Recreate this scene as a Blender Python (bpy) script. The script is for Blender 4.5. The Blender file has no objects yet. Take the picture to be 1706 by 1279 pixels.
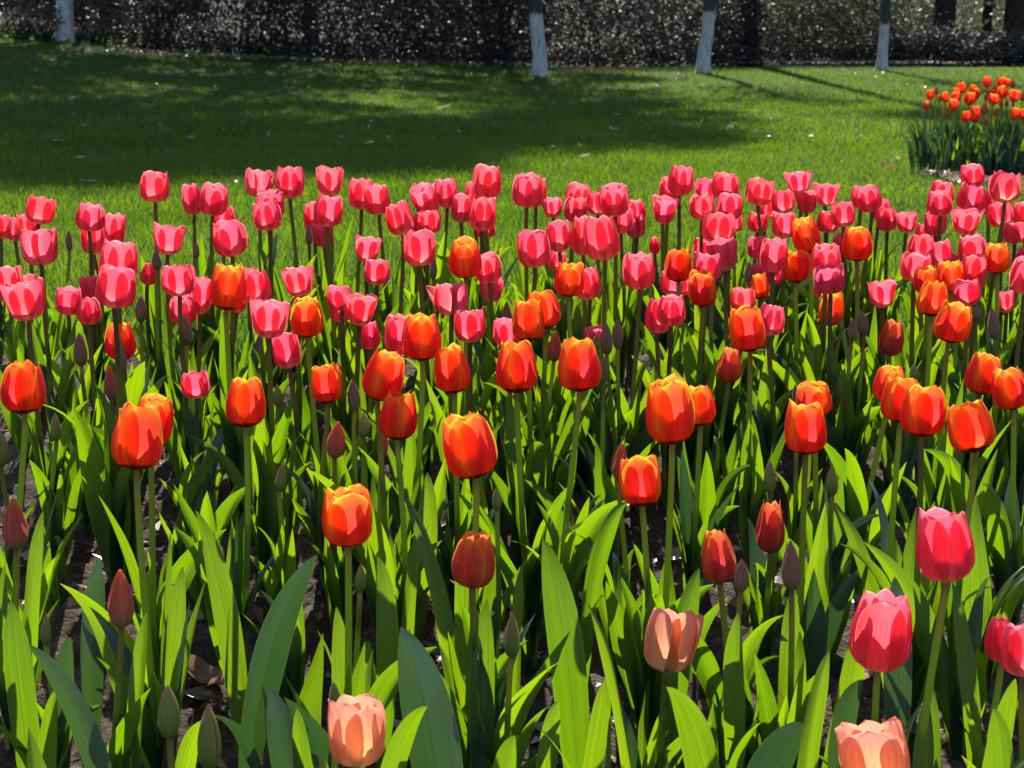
import bpy, math, random
import numpy as np
from mathutils import Vector, Matrix

random.seed(7)
RNG = np.random.default_rng(11)
S = bpy.context.scene
COL = S.collection
R = math.radians
PI = math.pi

# ------------------------------------------------------------------ camera, sky, sun, exposure
FPX, CXP, CYP, HORIZON = 3200.0, 853.0, 639.5, -50.0     # photograph: 1706 x 1279
CAM_Z = 1.07
PITCH = math.atan((CYP - HORIZON) / FPX)
cam_data = bpy.data.cameras.new("camera")
cam = bpy.data.objects.new("camera", cam_data)
COL.objects.link(cam)
cam.location = (0, 0, CAM_Z)
cam.rotation_euler = (PI / 2 - PITCH, 0, 0)
cam_data.sensor_width = 36
cam_data.lens = FPX * 36 / 1706
cam_data.clip_start = 0.05
cam_data.clip_end = 2000
cam_data.dof.use_dof = True
cam_data.dof.focus_distance = 2.9
cam_data.dof.aperture_fstop = 17
S.camera = cam

SUN_EL, SUN_AZ = R(37), R(-2)          # azimuth from +Y towards +X
world = bpy.data.worlds.new("World")
S.world = world
world.use_nodes = True
wn = world.node_tree
bg = wn.nodes["Background"]
sky = wn.nodes.new("ShaderNodeTexSky")
sky.sky_type = 'NISHITA'
sky.sun_disc = False
sky.sun_elevation = SUN_EL
sky.sun_rotation = SUN_AZ
wn.links.new(sky.outputs[0], bg.inputs[0])
bg.inputs[1].default_value = 0.085
sun_data = bpy.data.lights.new("sun", 'SUN')
sun_data.energy = 5.0
sun_data.angle = R(0.5)
sun_data.color = (1.0, 0.95, 0.86)
sun = bpy.data.objects.new("sun", sun_data)
COL.objects.link(sun)
sun.location = (0, 20, 30)
sun.rotation_euler = (-(PI / 2 - SUN_EL), 0, -SUN_AZ)
S.view_settings.view_transform = 'Standard'
S.view_settings.look = 'None'
S.view_settings.exposure = 1.1
S.view_settings.gamma = 1
S.cycles.max_bounces = 10
S.cycles.transmission_bounces = 8
S.cycles.diffuse_bounces = 5
S.cycles.glossy_bounces = 3

# ------------------------------------------------------------------ pixel -> place helpers
FWD = np.array([0, math.cos(PITCH), -math.sin(PITCH)])
UP = np.array([0, math.sin(PITCH), math.cos(PITCH)])
RGT = np.array([1.0, 0, 0])
CAM = np.array([0, 0, CAM_Z])


def unproject(px, py, d):
    return CAM + d * (FWD + (px - CXP) / FPX * RGT - (py - CYP) / FPX * UP)


_KY = np.array([-400, 0.0, 1.0, 2.15, 3.0, 3.8, 4.4, 5.0, 6.0, 8.0, 10.0, 14.0, 20.0, 26.0, 35.0, 60.0, 1500.0])
_KD = np.array([1.2, 1.2, 1.15, 1.07, 0.975, 0.895, 0.87, 0.87, 0.90, 0.965, 1.06, 1.20, 1.33, 1.38, 1.42, 1.50, 1.5])


def sstep(a, b, x):
    t = np.clip((x - a) / (b - a), 0, 1)
    return t * t * (3 - 2 * t)


def gz(x, y):
    x = np.asarray(x, float); y = np.asarray(y, float)
    w = 0.06 + 0.06 * np.abs(np.clip(y, 0, 60))
    d = (np.interp(y - w, _KY, _KD) + 2 * np.interp(y, _KY, _KD) + np.interp(y + w, _KY, _KD)) / 4
    rise = 0.46 * np.clip((0.5 - x) / 6.6, 0, 1.6) ** 1.3 * sstep(9, 25, y)
    return CAM_Z - d + rise


def on_ground(px, py):
    """Point where the ray through a pixel of the photograph meets the ground."""
    lo, hi = 1.0, 80.0
    ds = np.linspace(1.2, 60, 6000)
    P = CAM[None] + ds[:, None] * (FWD + (px - CXP) / FPX * RGT - (py - CYP) / FPX * UP)[None]
    below = P[:, 2] <= gz(P[:, 0], P[:, 1])
    k = int(np.argmax(below)) if below.any() else len(ds) - 1
    return P[k], ds[k]


# ------------------------------------------------------------------ mesh helpers
def make_mesh(name, verts, faces, mat, uv=None, smooth=True):
    me = bpy.data.meshes.new(name)
    if isinstance(faces, np.ndarray):
        verts = np.asarray(verts, np.float32)
        n, k = faces.shape
        me.vertices.add(len(verts)); me.vertices.foreach_set("co", verts.ravel())
        me.loops.add(n * k); me.loops.foreach_set("vertex_index", faces.astype(np.int32).ravel())
        me.polygons.add(n)
        me.polygons.foreach_set("loop_start", np.arange(0, n * k, k, dtype=np.int32))
        me.polygons.foreach_set("loop_total", np.full(n, k, np.int32))
        me.update(calc_edges=True)
    else:
        me.from_pydata([tuple(v) for v in verts], [], faces)
    if uv is not None:
        lay = me.uv_layers.new(name="UVMap")
        idx = np.empty(len(me.loops), np.int32)
        me.loops.foreach_get("vertex_index", idx)
        lay.data.foreach_set("uv", np.asarray(uv, np.float32)[idx].ravel())
    me.polygons.foreach_set("use_smooth", np.full(len(me.polygons), smooth))
    if mat is not None:
        me.materials.append(mat)
    me.validate()
    return me


def put(name, me, parent=None, loc=(0, 0, 0)):
    o = bpy.data.objects.new(name, me)
    COL.objects.link(o)
    o.location = loc
    if parent is not None:
        o.parent = parent
    return o


def empty(name, loc):
    o = bpy.data.objects.new(name, None)
    COL.objects.link(o)
    o.location = loc
    o.empty_display_size = 0.05
    return o


def tag(o, label=None, cat=None, group=None, kind=None):
    if label: o["label"] = label
    if cat: o["category"] = cat
    if group: o["group"] = group
    if kind: o["kind"] = kind
    return o


def grid_faces(nr, nc, off=0, wrap=False):
    """nr rows of nc verts."""
    i = np.arange(nr - 1)[:, None]; j = np.arange(nc if wrap else nc - 1)[None]
    j2 = (j + 1) % nc
    a = i * nc + j; b = i * nc + j2; c = (i + 1) * nc + j2; d = (i + 1) * nc + j
    return np.stack([a, b, c, d], -1).reshape(-1, 4) + off


def tube(path, rad, n=8):
    path = np.asarray(path, float); rad = np.broadcast_to(np.asarray(rad, float), (len(path),))
    tan = np.gradient(path, axis=0)
    tan /= np.linalg.norm(tan, axis=1)[:, None] + 1e-9
    ref = np.array([1.0, 0.13, 0.07])
    s = np.cross(tan, ref); s /= np.linalg.norm(s, axis=1)[:, None] + 1e-9
    t2 = np.cross(tan, s)
    a = np.linspace(0, 2 * PI, n, endpoint=False)
    v = path[:, None] + rad[:, None, None] * (np.cos(a)[None, :, None] * s[:, None] + np.sin(a)[None, :, None] * t2[:, None])
    vv = v.reshape(-1, 3)
    f = grid_faces(len(path), n, 0, True)
    uv = np.stack([np.tile(np.arange(n) / n, len(path)), np.repeat(np.linspace(0, 1, len(path)), n)], -1)
    return vv, f, uv


class Bag:
    """Collects quads into one mesh."""
    def __init__(self): self.v, self.f, self.u, self.n = [], [], [], 0
    def add(self, v, f, uv=None):
        self.v.append(np.asarray(v, float)); self.f.append(np.asarray(f) + self.n)
        self.u.append(uv if uv is not None else np.zeros((len(v), 2))); self.n += len(v)
    def mesh(self, name, mat, smooth=True):
        return make_mesh(name, np.concatenate(self.v), np.concatenate(self.f), mat, np.concatenate(self.u), smooth)


def catmull(kx, ky, x):
    kx = np.asarray(kx, float); ky = np.asarray(ky, float)
    m = np.gradient(ky, kx)
    i = np.clip(np.searchsorted(kx, x) - 1, 0, len(kx) - 2)
    h = kx[i + 1] - kx[i]; t = (x - kx[i]) / h
    return ((2 * t**3 - 3 * t**2 + 1) * ky[i] + (t**3 - 2 * t**2 + t) * h * m[i] + (-2 * t**3 + 3 * t**2) * ky[i + 1] + (t**3 - t**2) * h * m[i + 1])


def _hash(ix, iy, s):
    n = (ix * 374761393 + iy * 668265263 + s * 1442695041) & 0xFFFFFFFF
    n = ((n ^ (n >> 13)) * 1274126177) & 0xFFFFFFFF
    return ((n ^ (n >> 16)) & 0xFFFF) / 65535.0


def vnoise(x, y, s=0):
    xi = np.floor(x).astype(np.int64); yi = np.floor(y).astype(np.int64)
    fx = x - xi; fy = y - yi
    fx = fx * fx * (3 - 2 * fx); fy = fy * fy * (3 - 2 * fy)
    a = _hash(xi, yi, s); b = _hash(xi + 1, yi, s); c = _hash(xi, yi + 1, s); d = _hash(xi + 1, yi + 1, s)
    return (a * (1 - fx) + b * fx) * (1 - fy) + (c * (1 - fx) + d * fx) * fy


def fbm(x, y, octv=5, s=0):
    t = 0; a = 0.5
    for k in range(octv):
        t = t + a * vnoise(x * 2**k, y * 2**k, s + k * 17); a *= 0.5
    return t


# ------------------------------------------------------------------ materials
def new_mat(name):
    m = bpy.data.materials.new(name); m.use_nodes = True
    nt = m.node_tree; nt.nodes.clear()
    return m, nt, nt.nodes.new("ShaderNodeOutputMaterial")


def N(nt, typ, **kw):
    n = nt.nodes.new(typ)
    for k, v in kw.items():
        setattr(n, k, v)
    return n


def ramp(nt, fac, stops, interp='LINEAR'):
    n = N(nt, "ShaderNodeValToRGB")
    n.color_ramp.interpolation = interp
    e = n.color_ramp.elements
    while len(e) < len(stops): e.new(0.5)
    for k, (p, c) in enumerate(stops):
        e[k].position = p; e[k].color = (*c, 1)
    nt.links.new(fac, n.inputs[0])
    return n.outputs[0]


def mixc(nt, a, b, fac, mode='MIX'):
    n = N(nt, "ShaderNodeMix", data_type='RGBA', blend_type=mode)
    for sock, v in ((n.inputs[6], a), (n.inputs[7], b), (n.inputs[0], fac)):
        if isinstance(v, (tuple, list)): sock.default_value = (*v, 1)
        elif isinstance(v, (int, float)): sock.default_value = v
        else: nt.links.new(v, sock)
    return n.outputs[2]


def math_(nt, op, a, b=None, clamp=False):
    n = N(nt, "ShaderNodeMath", operation=op, use_clamp=clamp)
    for sock, v in ((n.inputs[0], a), (n.inputs[1], b)):
        if v is None: continue
        if isinstance(v, (int, float)): sock.default_value = v
        else: nt.links.new(v, sock)
    return n.outputs[0]


def uv_parts(nt):
    tc = N(nt, "ShaderNodeTexCoord")
    sp = N(nt, "ShaderNodeSeparateXYZ")
    nt.links.new(tc.outputs["UV"], sp.inputs[0])
    return tc, sp.outputs[0], sp.outputs[1]


def streaks(nt, tc, sx, sy, detail=3.0):
    """Fine lines running along a petal or a leaf."""
    mp = N(nt, "ShaderNodeMapping"); mp.inputs["Scale"].default_value = (sx, sy, 1)
    oi = N(nt, "ShaderNodeObjectInfo")
    ad = N(nt, "ShaderNodeVectorMath", operation='ADD')
    nt.links.new(tc.outputs["UV"], mp.inputs[0])
    nt.links.new(mp.outputs[0], ad.inputs[0])
    ml = N(nt, "ShaderNodeMath", operation='MULTIPLY'); ml.inputs[1].default_value = 37.0
    nt.links.new(oi.outputs["Random"], ml.inputs[0])
    nt.links.new(ml.outputs[0], ad.inputs[1])
    no = N(nt, "ShaderNodeTexNoise"); no.inputs["Scale"].default_value = 1.0; no.inputs["Detail"].default_value = detail
    nt.links.new(ad.outputs[0], no.inputs["Vector"])
    return no.outputs["Fac"], oi.outputs["Random"]


def thin(nt, out, refl, trans, fac, rough=0.45, spec=0.3, bump=None):
    p = N(nt, "ShaderNodeBsdfPrincipled")
    p.inputs["Roughness"].default_value = rough
    p.inputs["Specular IOR Level"].default_value = spec
    t = N(nt, "ShaderNodeBsdfTranslucent")
    for sock, v in ((p.inputs["Base Color"], refl), (t.inputs["Color"], trans)):
        if isinstance(v, (tuple, list)): sock.default_value = (*v, 1)
        else: nt.links.new(v, sock)
    m = N(nt, "ShaderNodeMixShader"); m.inputs[0].default_value = fac
    nt.links.new(p.outputs[0], m.inputs[1]); nt.links.new(t.outputs[0], m.inputs[2])
    if bump is not None:
        b = N(nt, "ShaderNodeBump"); b.inputs["Strength"].default_value = bump[1]; b.inputs["Distance"].default_value = bump[2]
        nt.links.new(bump[0], b.inputs["Height"])
        nt.links.new(b.outputs[0], p.inputs["Normal"]); nt.links.new(b.outputs[0], t.inputs["Normal"])
    nt.links.new(m.outputs[0], out.inputs[0])
    return p


def petal_material(name, along, edge_col, edge_amt, tip_amt, fac=0.6, vary=0.5, rim_col=(1.0, 0.55, 0.5), soft=(1.0, 0.6, 0.6)):
    m, nt, out = new_mat(name)
    tc, u, t = uv_parts(nt)
    st, rnd = streaks(nt, tc, 22, 1.6)
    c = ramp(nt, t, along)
    side = math_(nt, 'ABSOLUTE', math_(nt, 'SUBTRACT', math_(nt, 'MULTIPLY', u, 2.0), 1.0))
    e = math_(nt, 'POWER', side, 4.0)
    e = math_(nt, 'MULTIPLY', e, edge_amt)
    tip = math_(nt, 'MULTIPLY', math_(nt, 'POWER', t, 3.0), tip_amt)
    k = math_(nt, 'ADD', e, tip, clamp=True)
    k = math_(nt, 'MULTIPLY', k, math_(nt, 'ADD', math_(nt, 'MULTIPLY', st, 0.5), 0.72), clamp=True)
    # no edge colour near the foot of the petal
    k = math_(nt, 'MULTIPLY', k, math_(nt, 'MULTIPLY', t, 2.5, clamp=True))
    c = mixc(nt, c, edge_col, k)
    c = mixc(nt, c, mixc(nt, c, (0.75, 0.7, 0.75), 1.0, 'MULTIPLY'), math_(nt, 'MULTIPLY', math_(nt, 'SUBTRACT', st, 0.42, ), 1.0, clamp=True))
    fine, _ = streaks(nt, tc, 60, 2.2, 2.0)
    c = mixc(nt, c, mixc(nt, c, (0.55, 0.38, 0.42), 1.0, 'MULTIPLY'), math_(nt, 'MULTIPLY', math_(nt, 'SUBTRACT', fine, 0.45), 2.2, clamp=True))
    rim = math_(nt, 'MAXIMUM', math_(nt, 'MULTIPLY', math_(nt, 'SUBTRACT', side, 0.93), 12.0, clamp=True), math_(nt, 'MULTIPLY', math_(nt, 'SUBTRACT', t, 0.965), 24.0, clamp=True))
    c = mixc(nt, c, rim_col, math_(nt, 'MULTIPLY', rim, 0.5))
    hs = N(nt, "ShaderNodeHueSaturation")
    nt.links.new(math_(nt, 'ADD', math_(nt, 'MULTIPLY', rnd, 0.022 * vary), 0.5 - 0.011 * vary), hs.inputs["Hue"])
    nt.links.new(math_(nt, 'ADD', math_(nt, 'MULTIPLY', rnd, 0.2 * vary), 1 - 0.12 * vary), hs.inputs["Value"])
    nt.links.new(c, hs.inputs["Color"])
    thin(nt, out, hs.outputs[0], mixc(nt, hs.outputs[0], soft, 0.05), fac, 0.52, 0.16, (math_(nt, 'ADD', st, math_(nt, 'MULTIPLY', fine, 0.6)), 0.22, 0.0022))
    return m


MAT = {}
MAT['pink'] = petal_material("pink_petal", [(0, (0.55, 0.60, 0.20)), (0.06, (0.75, 0.50, 0.25)), (0.16, (0.84, 0.16, 0.19)), (0.5, (0.90, 0.065, 0.135)), (1, (0.94, 0.09, 0.16))], (1.0, 0.38, 0.40), 0.26, 0.08, 0.72, rim_col=(1.0, 0.6, 0.58))
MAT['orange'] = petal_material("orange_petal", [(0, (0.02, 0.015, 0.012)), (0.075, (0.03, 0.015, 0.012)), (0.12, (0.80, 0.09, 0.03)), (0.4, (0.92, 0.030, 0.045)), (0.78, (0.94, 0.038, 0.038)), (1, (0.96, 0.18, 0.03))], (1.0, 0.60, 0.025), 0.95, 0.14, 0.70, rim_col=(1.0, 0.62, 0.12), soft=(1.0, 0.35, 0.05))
MAT['dull'] = petal_material("dull_red_petal", [(0, (0.10, 0.10, 0.03)), (0.08, (0.45, 0.12, 0.07)), (0.4, (0.72, 0.07, 0.06)), (0.8, (0.80, 0.08, 0.05)), (1, (0.95, 0.25, 0.04))], (1.0, 0.45, 0.05), 0.55, 0.3, 0.58, rim_col=(1.0, 0.6, 0.15))
MAT['peach'] = petal_material("peach_petal", [(0, (0.45, 0.5, 0.25)), (0.1, (0.85, 0.62, 0.32)), (0.3, (0.95, 0.48, 0.20)), (0.7, (0.95, 0.40, 0.20)), (1, (0.95, 0.30, 0.24))], (0.97, 0.50, 0.38), 0.45, 0.15, 0.58, rim_col=(0.92, 0.30, 0.30), soft=(1.0, 0.7, 0.4))
MAT['red_bud'] = petal_material("red_bud_petal", [(0, (0.22, 0.26, 0.08)), (0.12, (0.42, 0.24, 0.11)), (0.35, (0.62, 0.15, 0.11)), (0.8, (0.75, 0.10, 0.07)), (1, (0.95, 0.20, 0.05))], (0.95, 0.38, 0.10), 0.5, 0.3, 0.5)
MAT['green_bud'] = petal_material("green_bud_petal", [(0, (0.18, 0.28, 0.04)), (0.5, (0.34, 0.38, 0.09)), (0.85, (0.46, 0.38, 0.12)), (1, (0.65, 0.32, 0.16))], (0.55, 0.50, 0.2), 0.6, 0.1, 0.5, rim_col=(0.55, 0.5, 0.3))
MAT['mauve_bud'] = petal_material("mauve_bud_petal", [(0, (0.20, 0.26, 0.08)), (0.3, (0.34, 0.26, 0.15)), (0.85, (0.45, 0.22, 0.17)), (1, (0.55, 0.2, 0.15))], (0.5, 0.36, 0.25), 0.6, 0.1, 0.5, rim_col=(0.55, 0.35, 0.3))


def leaf_material(name, refl_a, refl_b, tr_a, tr_b, fac, rough=0.36, spec=0.5):
    m, nt, out = new_mat(name)
    tc, u, t = uv_parts(nt)
    st, rnd = streaks(nt, tc, 26, 1.2, 2.0)
    big, _ = streaks(nt, tc, 1.2, 2.5, 2.0)
    k = math_(nt, 'ADD', math_(nt, 'MULTIPLY', math_(nt, 'SUBTRACT', st, 0.2), 1.5), math_(nt, 'MULTIPLY', math_(nt, 'SUBTRACT', rnd, 0.5), 0.8), clamp=True)
    rc = mixc(nt, refl_a, refl_b, k)
    tcx = mixc(nt, tr_a, tr_b, k)
    side = math_(nt, 'ABSOLUTE', math_(nt, 'SUBTRACT', u, 0.5))
    rib = math_(nt, 'SUBTRACT', 1.0, math_(nt, 'MULTIPLY', side, 28.0), clamp=True)
    tcx = mixc(nt, tcx, mixc(nt, tcx, (0.7, 0.72, 0.5), 1.0, 'MULTIPLY'), rib)
    rc = mixc(nt, rc, (0.07, 0.115, 0.105), math_(nt, 'MULTIPLY', math_(nt, 'SUBTRACT', big, 0.42), 2.0, clamp=True))     # waxy bloom
    # pale margin
    mar = math_(nt, 'MULTIPLY', math_(nt, 'SUBTRACT', side, 0.47), 25.0, clamp=True)
    rc = mixc(nt, rc, (0.30, 0.34, 0.18), mar)
    # brownish tip on some leaves
    tipf = math_(nt, 'MULTIPLY', math_(nt, 'MULTIPLY', math_(nt, 'SUBTRACT', t, 0.965), 30.0, clamp=True), math_(nt, 'GREATER_THAN', rnd, 0.6))
    rc = mixc(nt, rc, (0.25, 0.17, 0.07), tipf); tcx = mixc(nt, tcx, (0.3, 0.2, 0.06), tipf)
    bm = math_(nt, 'ADD', st, math_(nt, 'MULTIPLY', big, 3.0))
    thin(nt, out, rc, tcx, fac, rough, spec, (bm, 0.4, 0.0022))
    return m


MAT['leaf'] = leaf_material("tulip_leaf", (0.022, 0.055, 0.030), (0.042, 0.085, 0.050), (0.11, 0.235, 0.001), (0.23, 0.36, 0.002), 0.66)
MAT['blue_leaf'] = leaf_material("blue_tulip_leaf", (0.04, 0.085, 0.07), (0.065, 0.12, 0.095), (0.03, 0.09, 0.010), (0.06, 0.14, 0.010), 0.32, 0.30, 0.9)


def stem_material(name, stops):
    m, nt, out = new_mat(name)
    tc, u, t = uv_parts(nt)
    st, rnd = streaks(nt, tc, 5, 6)
    c = ramp(nt, t, stops)
    c = mixc(nt, c, (0.15, 0.08, 0.05), math_(nt, 'MULTIPLY', math_(nt, 'MULTIPLY', t, rnd), math_(nt, 'ADD', st, 0.1), clamp=True))
    thin(nt, out, c, c, 0.6, 0.42, 0.45)
    return m


MAT['stem'] = stem_material("tulip_stem", [(0, (0.20, 0.36, 0.03)), (0.7, (0.27, 0.38, 0.05)), (1, (0.30, 0.32, 0.09))])
MAT['dark_stem'] = stem_material("brownish_tulip_stem", [(0, (0.20, 0.34, 0.03)), (0.5, (0.19, 0.25, 0.045)), (1, (0.18, 0.14, 0.06))])


def simple_leafy(name, a, b, ta, tb, fac, rough, spec, scale=0.6, coat=None):
    """Foliage or grass: colour varies leaf by leaf through the UV's first number."""
    m, nt, out = new_mat(name)
    tc, u, t = uv_parts(nt)
    geo = N(nt, "ShaderNodeNewGeometry")
    no = N(nt, "ShaderNodeTexNoise"); no.inputs["Scale"].default_value = scale; no.inputs["Detail"].default_value = 3
    nt.links.new(geo.outputs["Position"], no.inputs["Vector"])
    k = math_(nt, 'ADD', math_(nt, 'MULTIPLY', u, 0.55), math_(nt, 'MULTIPLY', math_(nt, 'SUBTRACT', no.outputs["Fac"], 0.27), 0.95), clamp=True)
    thin(nt, out, mixc(nt, a, b, k), mixc(nt, ta, tb, k), fac, rough, spec)
    return m


MAT['grass'] = simple_leafy("grass_blade", (0.010, 0.033, 0.024), (0.028, 0.062, 0.030), (0.05, 0.16, 0.003), (0.22, 0.345, 0.005), 0.54, 0.55, 0.2, 1.0)
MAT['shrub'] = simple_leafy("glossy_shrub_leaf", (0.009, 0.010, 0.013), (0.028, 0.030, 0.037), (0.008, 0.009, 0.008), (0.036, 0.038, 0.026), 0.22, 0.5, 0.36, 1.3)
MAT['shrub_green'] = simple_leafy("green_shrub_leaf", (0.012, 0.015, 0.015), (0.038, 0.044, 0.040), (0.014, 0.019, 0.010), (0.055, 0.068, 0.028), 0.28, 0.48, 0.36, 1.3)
MAT['wood_lit'] = simple_leafy("lit_woodland_leaf", (0.04, 0.047, 0.042), (0.09, 0.10, 0.085), (0.05, 0.06, 0.03), (0.15, 0.17, 0.08), 0.4, 0.5, 0.4, 0.8)  # paler undergrowth leaf: light gaps and haze put into its colour
MAT['crown'] = simple_leafy("tree_leaf", (0.03, 0.055, 0.015), (0.06, 0.10, 0.03), (0.07, 0.14, 0.01), (0.12, 0.2, 0.02), 0.35, 0.4, 0.4, 0.5)


def ground_material(name, stops, scale, bump, rough=0.95, fine=60.0):
    m, nt, out = new_mat(name)
    geo = N(nt, "ShaderNodeNewGeometry")
    a = N(nt, "ShaderNodeTexNoise"); a.inputs["Scale"].default_value = scale; a.inputs["Detail"].default_value = 8; a.inputs["Roughness"].default_value = 0.65
    b = N(nt, "ShaderNodeTexNoise"); b.inputs["Scale"].default_value = fine; b.inputs["Detail"].default_value = 4
    for n in (a, b): nt.links.new(geo.outputs["Position"], n.inputs["Vector"])
    k = math_(nt, 'ADD', math_(nt, 'MULTIPLY', a.outputs["Fac"], 0.6), math_(nt, 'MULTIPLY', b.outputs["Fac"], 0.4))
    c = ramp(nt, k, stops)
    p = N(nt, "ShaderNodeBsdfPrincipled"); p.inputs["Roughness"].default_value = rough; p.inputs["Specular IOR Level"].default_value = 0.15
    nt.links.new(c, p.inputs["Base Color"])
    bn = N(nt, "ShaderNodeBump"); bn.inputs["Strength"].default_value = 0.7; bn.inputs["Distance"].default_value = bump
    nt.links.new(k, bn.inputs["Height"]); nt.links.new(bn.outputs[0], p.inputs["Normal"])
    nt.links.new(p.outputs[0], out.inputs[0])
    return m


MAT['soil'] = ground_material("dark_soil", [(0.3, (0.018, 0.012, 0.008)), (0.5, (0.05, 0.035, 0.022)), (0.6, (0.11, 0.078, 0.05)), (0.72, (0.24, 0.18, 0.12))], 14, 0.02, fine=120)
MAT['wood_floor'] = ground_material("woodland_floor", [(0.3, (0.012, 0.011, 0.007)), (0.6, (0.035, 0.03, 0.018)), (0.75, (0.07, 0.055, 0.035))], 4, 0.05)
MAT['lawn'] = ground_material("lawn_base", [(0.3, (0.008, 0.014, 0.004)), (0.55, (0.016, 0.032, 0.008)), (0.75, (0.03, 0.045, 0.014))], 5, 0.01, fine=90)
MAT['twig'] = ground_material("pale_twig", [(0.3, (0.06, 0.05, 0.042)), (0.7, (0.20, 0.17, 0.145))], 9, 0.002, fine=40)
MAT['bark'] = ground_material("dark_bark", [(0.3, (0.012, 0.010, 0.008)), (0.55, (0.035, 0.029, 0.023)), (0.75, (0.07, 0.06, 0.05))], 9, 0.03, fine=30)


def litter_material():
    m, nt, out = new_mat("dry_leaf")
    tc, u, t = uv_parts(nt)
    geo = N(nt, "ShaderNodeNewGeometry")
    no = N(nt, "ShaderNodeTexNoise"); no.inputs["Scale"].default_value = 60; no.inputs["Detail"].default_value = 4
    nt.links.new(geo.outputs["Position"], no.inputs["Vector"])
    k = math_(nt, 'ADD', math_(nt, 'MULTIPLY', u, 0.6), math_(nt, 'MULTIPLY', no.outputs["Fac"], 0.4))
    c = ramp(nt, k, [(0.1, (0.10, 0.06, 0.035)), (0.45, (0.25, 0.17, 0.11)), (0.7, (0.42, 0.35, 0.28)), (0.85, (0.70, 0.66, 0.58)), (1, (0.80, 0.77, 0.70))])
    thin(nt, out, c, mixc(nt, c, (0.9, 0.75, 0.6), 1.0, 'MULTIPLY'), 0.35, 0.4, 0.5)
    return m


MAT['dry'] = litter_material()


def white_trunk_material(top):
    """White lime wash up to a ragged line, bark above it."""
    m, nt, out = new_mat("limewashed_trunk")
    tc = N(nt, "ShaderNodeTexCoord")
    sp = N(nt, "ShaderNodeSeparateXYZ"); nt.links.new(tc.outputs["Object"], sp.inputs[0])
    no = N(nt, "ShaderNodeTexNoise"); no.inputs["Scale"].default_value = 1; no.inputs["Detail"].default_value = 7; no.inputs["Roughness"].default_value = 0.7
    mp = N(nt, "ShaderNodeMapping"); mp.inputs["Scale"].default_value = (22, 22, 5)
    nt.links.new(tc.outputs["Object"], mp.inputs[0]); nt.links.new(mp.outputs[0], no.inputs["Vector"])
    line = math_(nt, 'ADD', sp.outputs[2], math_(nt, 'MULTIPLY', math_(nt, 'SUBTRACT', no.outputs["Fac"], 0.5), 0.35))
    f = math_(nt, 'GREATER_THAN', line, top)
    wh = ramp(nt, no.outputs["Fac"], [(0.34, (0.12, 0.11, 0.10)), (0.42, (0.38, 0.38, 0.38)), (0.65, (0.58, 0.58, 0.59))])
    low = math_(nt, 'MULTIPLY', math_(nt, 'SUBTRACT', 0.07, line), 20.0, clamp=True)
    wh = mixc(nt, wh, (0.14, 0.13, 0.11), low)
    bk = ramp(nt, no.outputs["Fac"], [(0.3, (0.02, 0.017, 0.013)), (0.7, (0.075, 0.062, 0.05))])
    p = N(nt, "ShaderNodeBsdfPrincipled"); p.inputs["Roughness"].default_value = 0.85
    nt.links.new(mixc(nt, wh, bk, f), p.inputs["Base Color"])
    bn = N(nt, "ShaderNodeBump"); bn.inputs["Strength"].default_value = 0.5; bn.inputs["Distance"].default_value = 0.02
    nt.links.new(no.outputs["Fac"], bn.inputs["Height"]); nt.links.new(bn.outputs[0], p.inputs["Normal"])
    nt.links.new(p.outputs[0], out.inputs[0])
    return m


# ------------------------------------------------------------------ ground
def sheet(name, xs, ys, mat, dz=0.0, extra=None, drop_edge=0.0):
    X, Y = np.meshgrid(xs, ys)
    Z = gz(X, Y) + dz
    if extra is not None: Z = Z + extra(X, Y)
    if drop_edge:
        Z[0] -= drop_edge; Z[-1] -= drop_edge; Z[:, 0] -= drop_edge; Z[:, -1] -= drop_edge
    v = np.stack([X, Y, Z], -1).reshape(-1, 3)
    return put(name, make_mesh(name, v, grid_faces(len(ys), len(xs)), mat))


def spread(a, b, n): return np.linspace(a, b, n)


BED_BACK = 4.28
xs = np.concatenate([[-900, -300, -100, -40, -20], spread(-14, 14, 57), [20, 40, 100, 300, 900]])
ys = np.concatenate([[-60, -10, -2], spread(0, 32, 129), spread(33, 60, 20), [90, 150, 300, 700, 1400]])
tag(sheet("ground", xs, ys, MAT['wood_floor'], -0.02), kind='structure')
tag(sheet("lawn", spread(-13, 13, 80), spread(BED_BACK - 0.02, 28.6, 160), MAT['lawn'], 0.0, drop_edge=0.03), kind='structure')


def clods(X, Y):
    n = fbm(X * 9, Y * 9, 5, 3)
    return 0.055 * (n - 0.45) + 0.025 * np.abs(vnoise(X * 33, Y * 33, 9) - 0.5) + 0.01 * vnoise(X * 90, Y * 90, 5)


tag(sheet("soil", spread(-2.3, 2.3, 330), spread(0.9, BED_BACK + 0.05, 260), MAT['soil'], 0.008, clods, 0.04), kind='structure')

# far flower bed soil
FB, FBd = on_ground(1660, 301)
tag(sheet("bed_soil", spread(FB[0] - 0.2, FB[0] + 1.6, 60), spread(FB[1] - 0.14, FB[1] + 1.35, 80), MAT['soil'], 0.012, lambda X, Y: clods(X, Y) - 0.08 * (X < FB[0] - 0.14 + 0.26 * (Y - FB[1])), 0.06), kind='structure')


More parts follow.
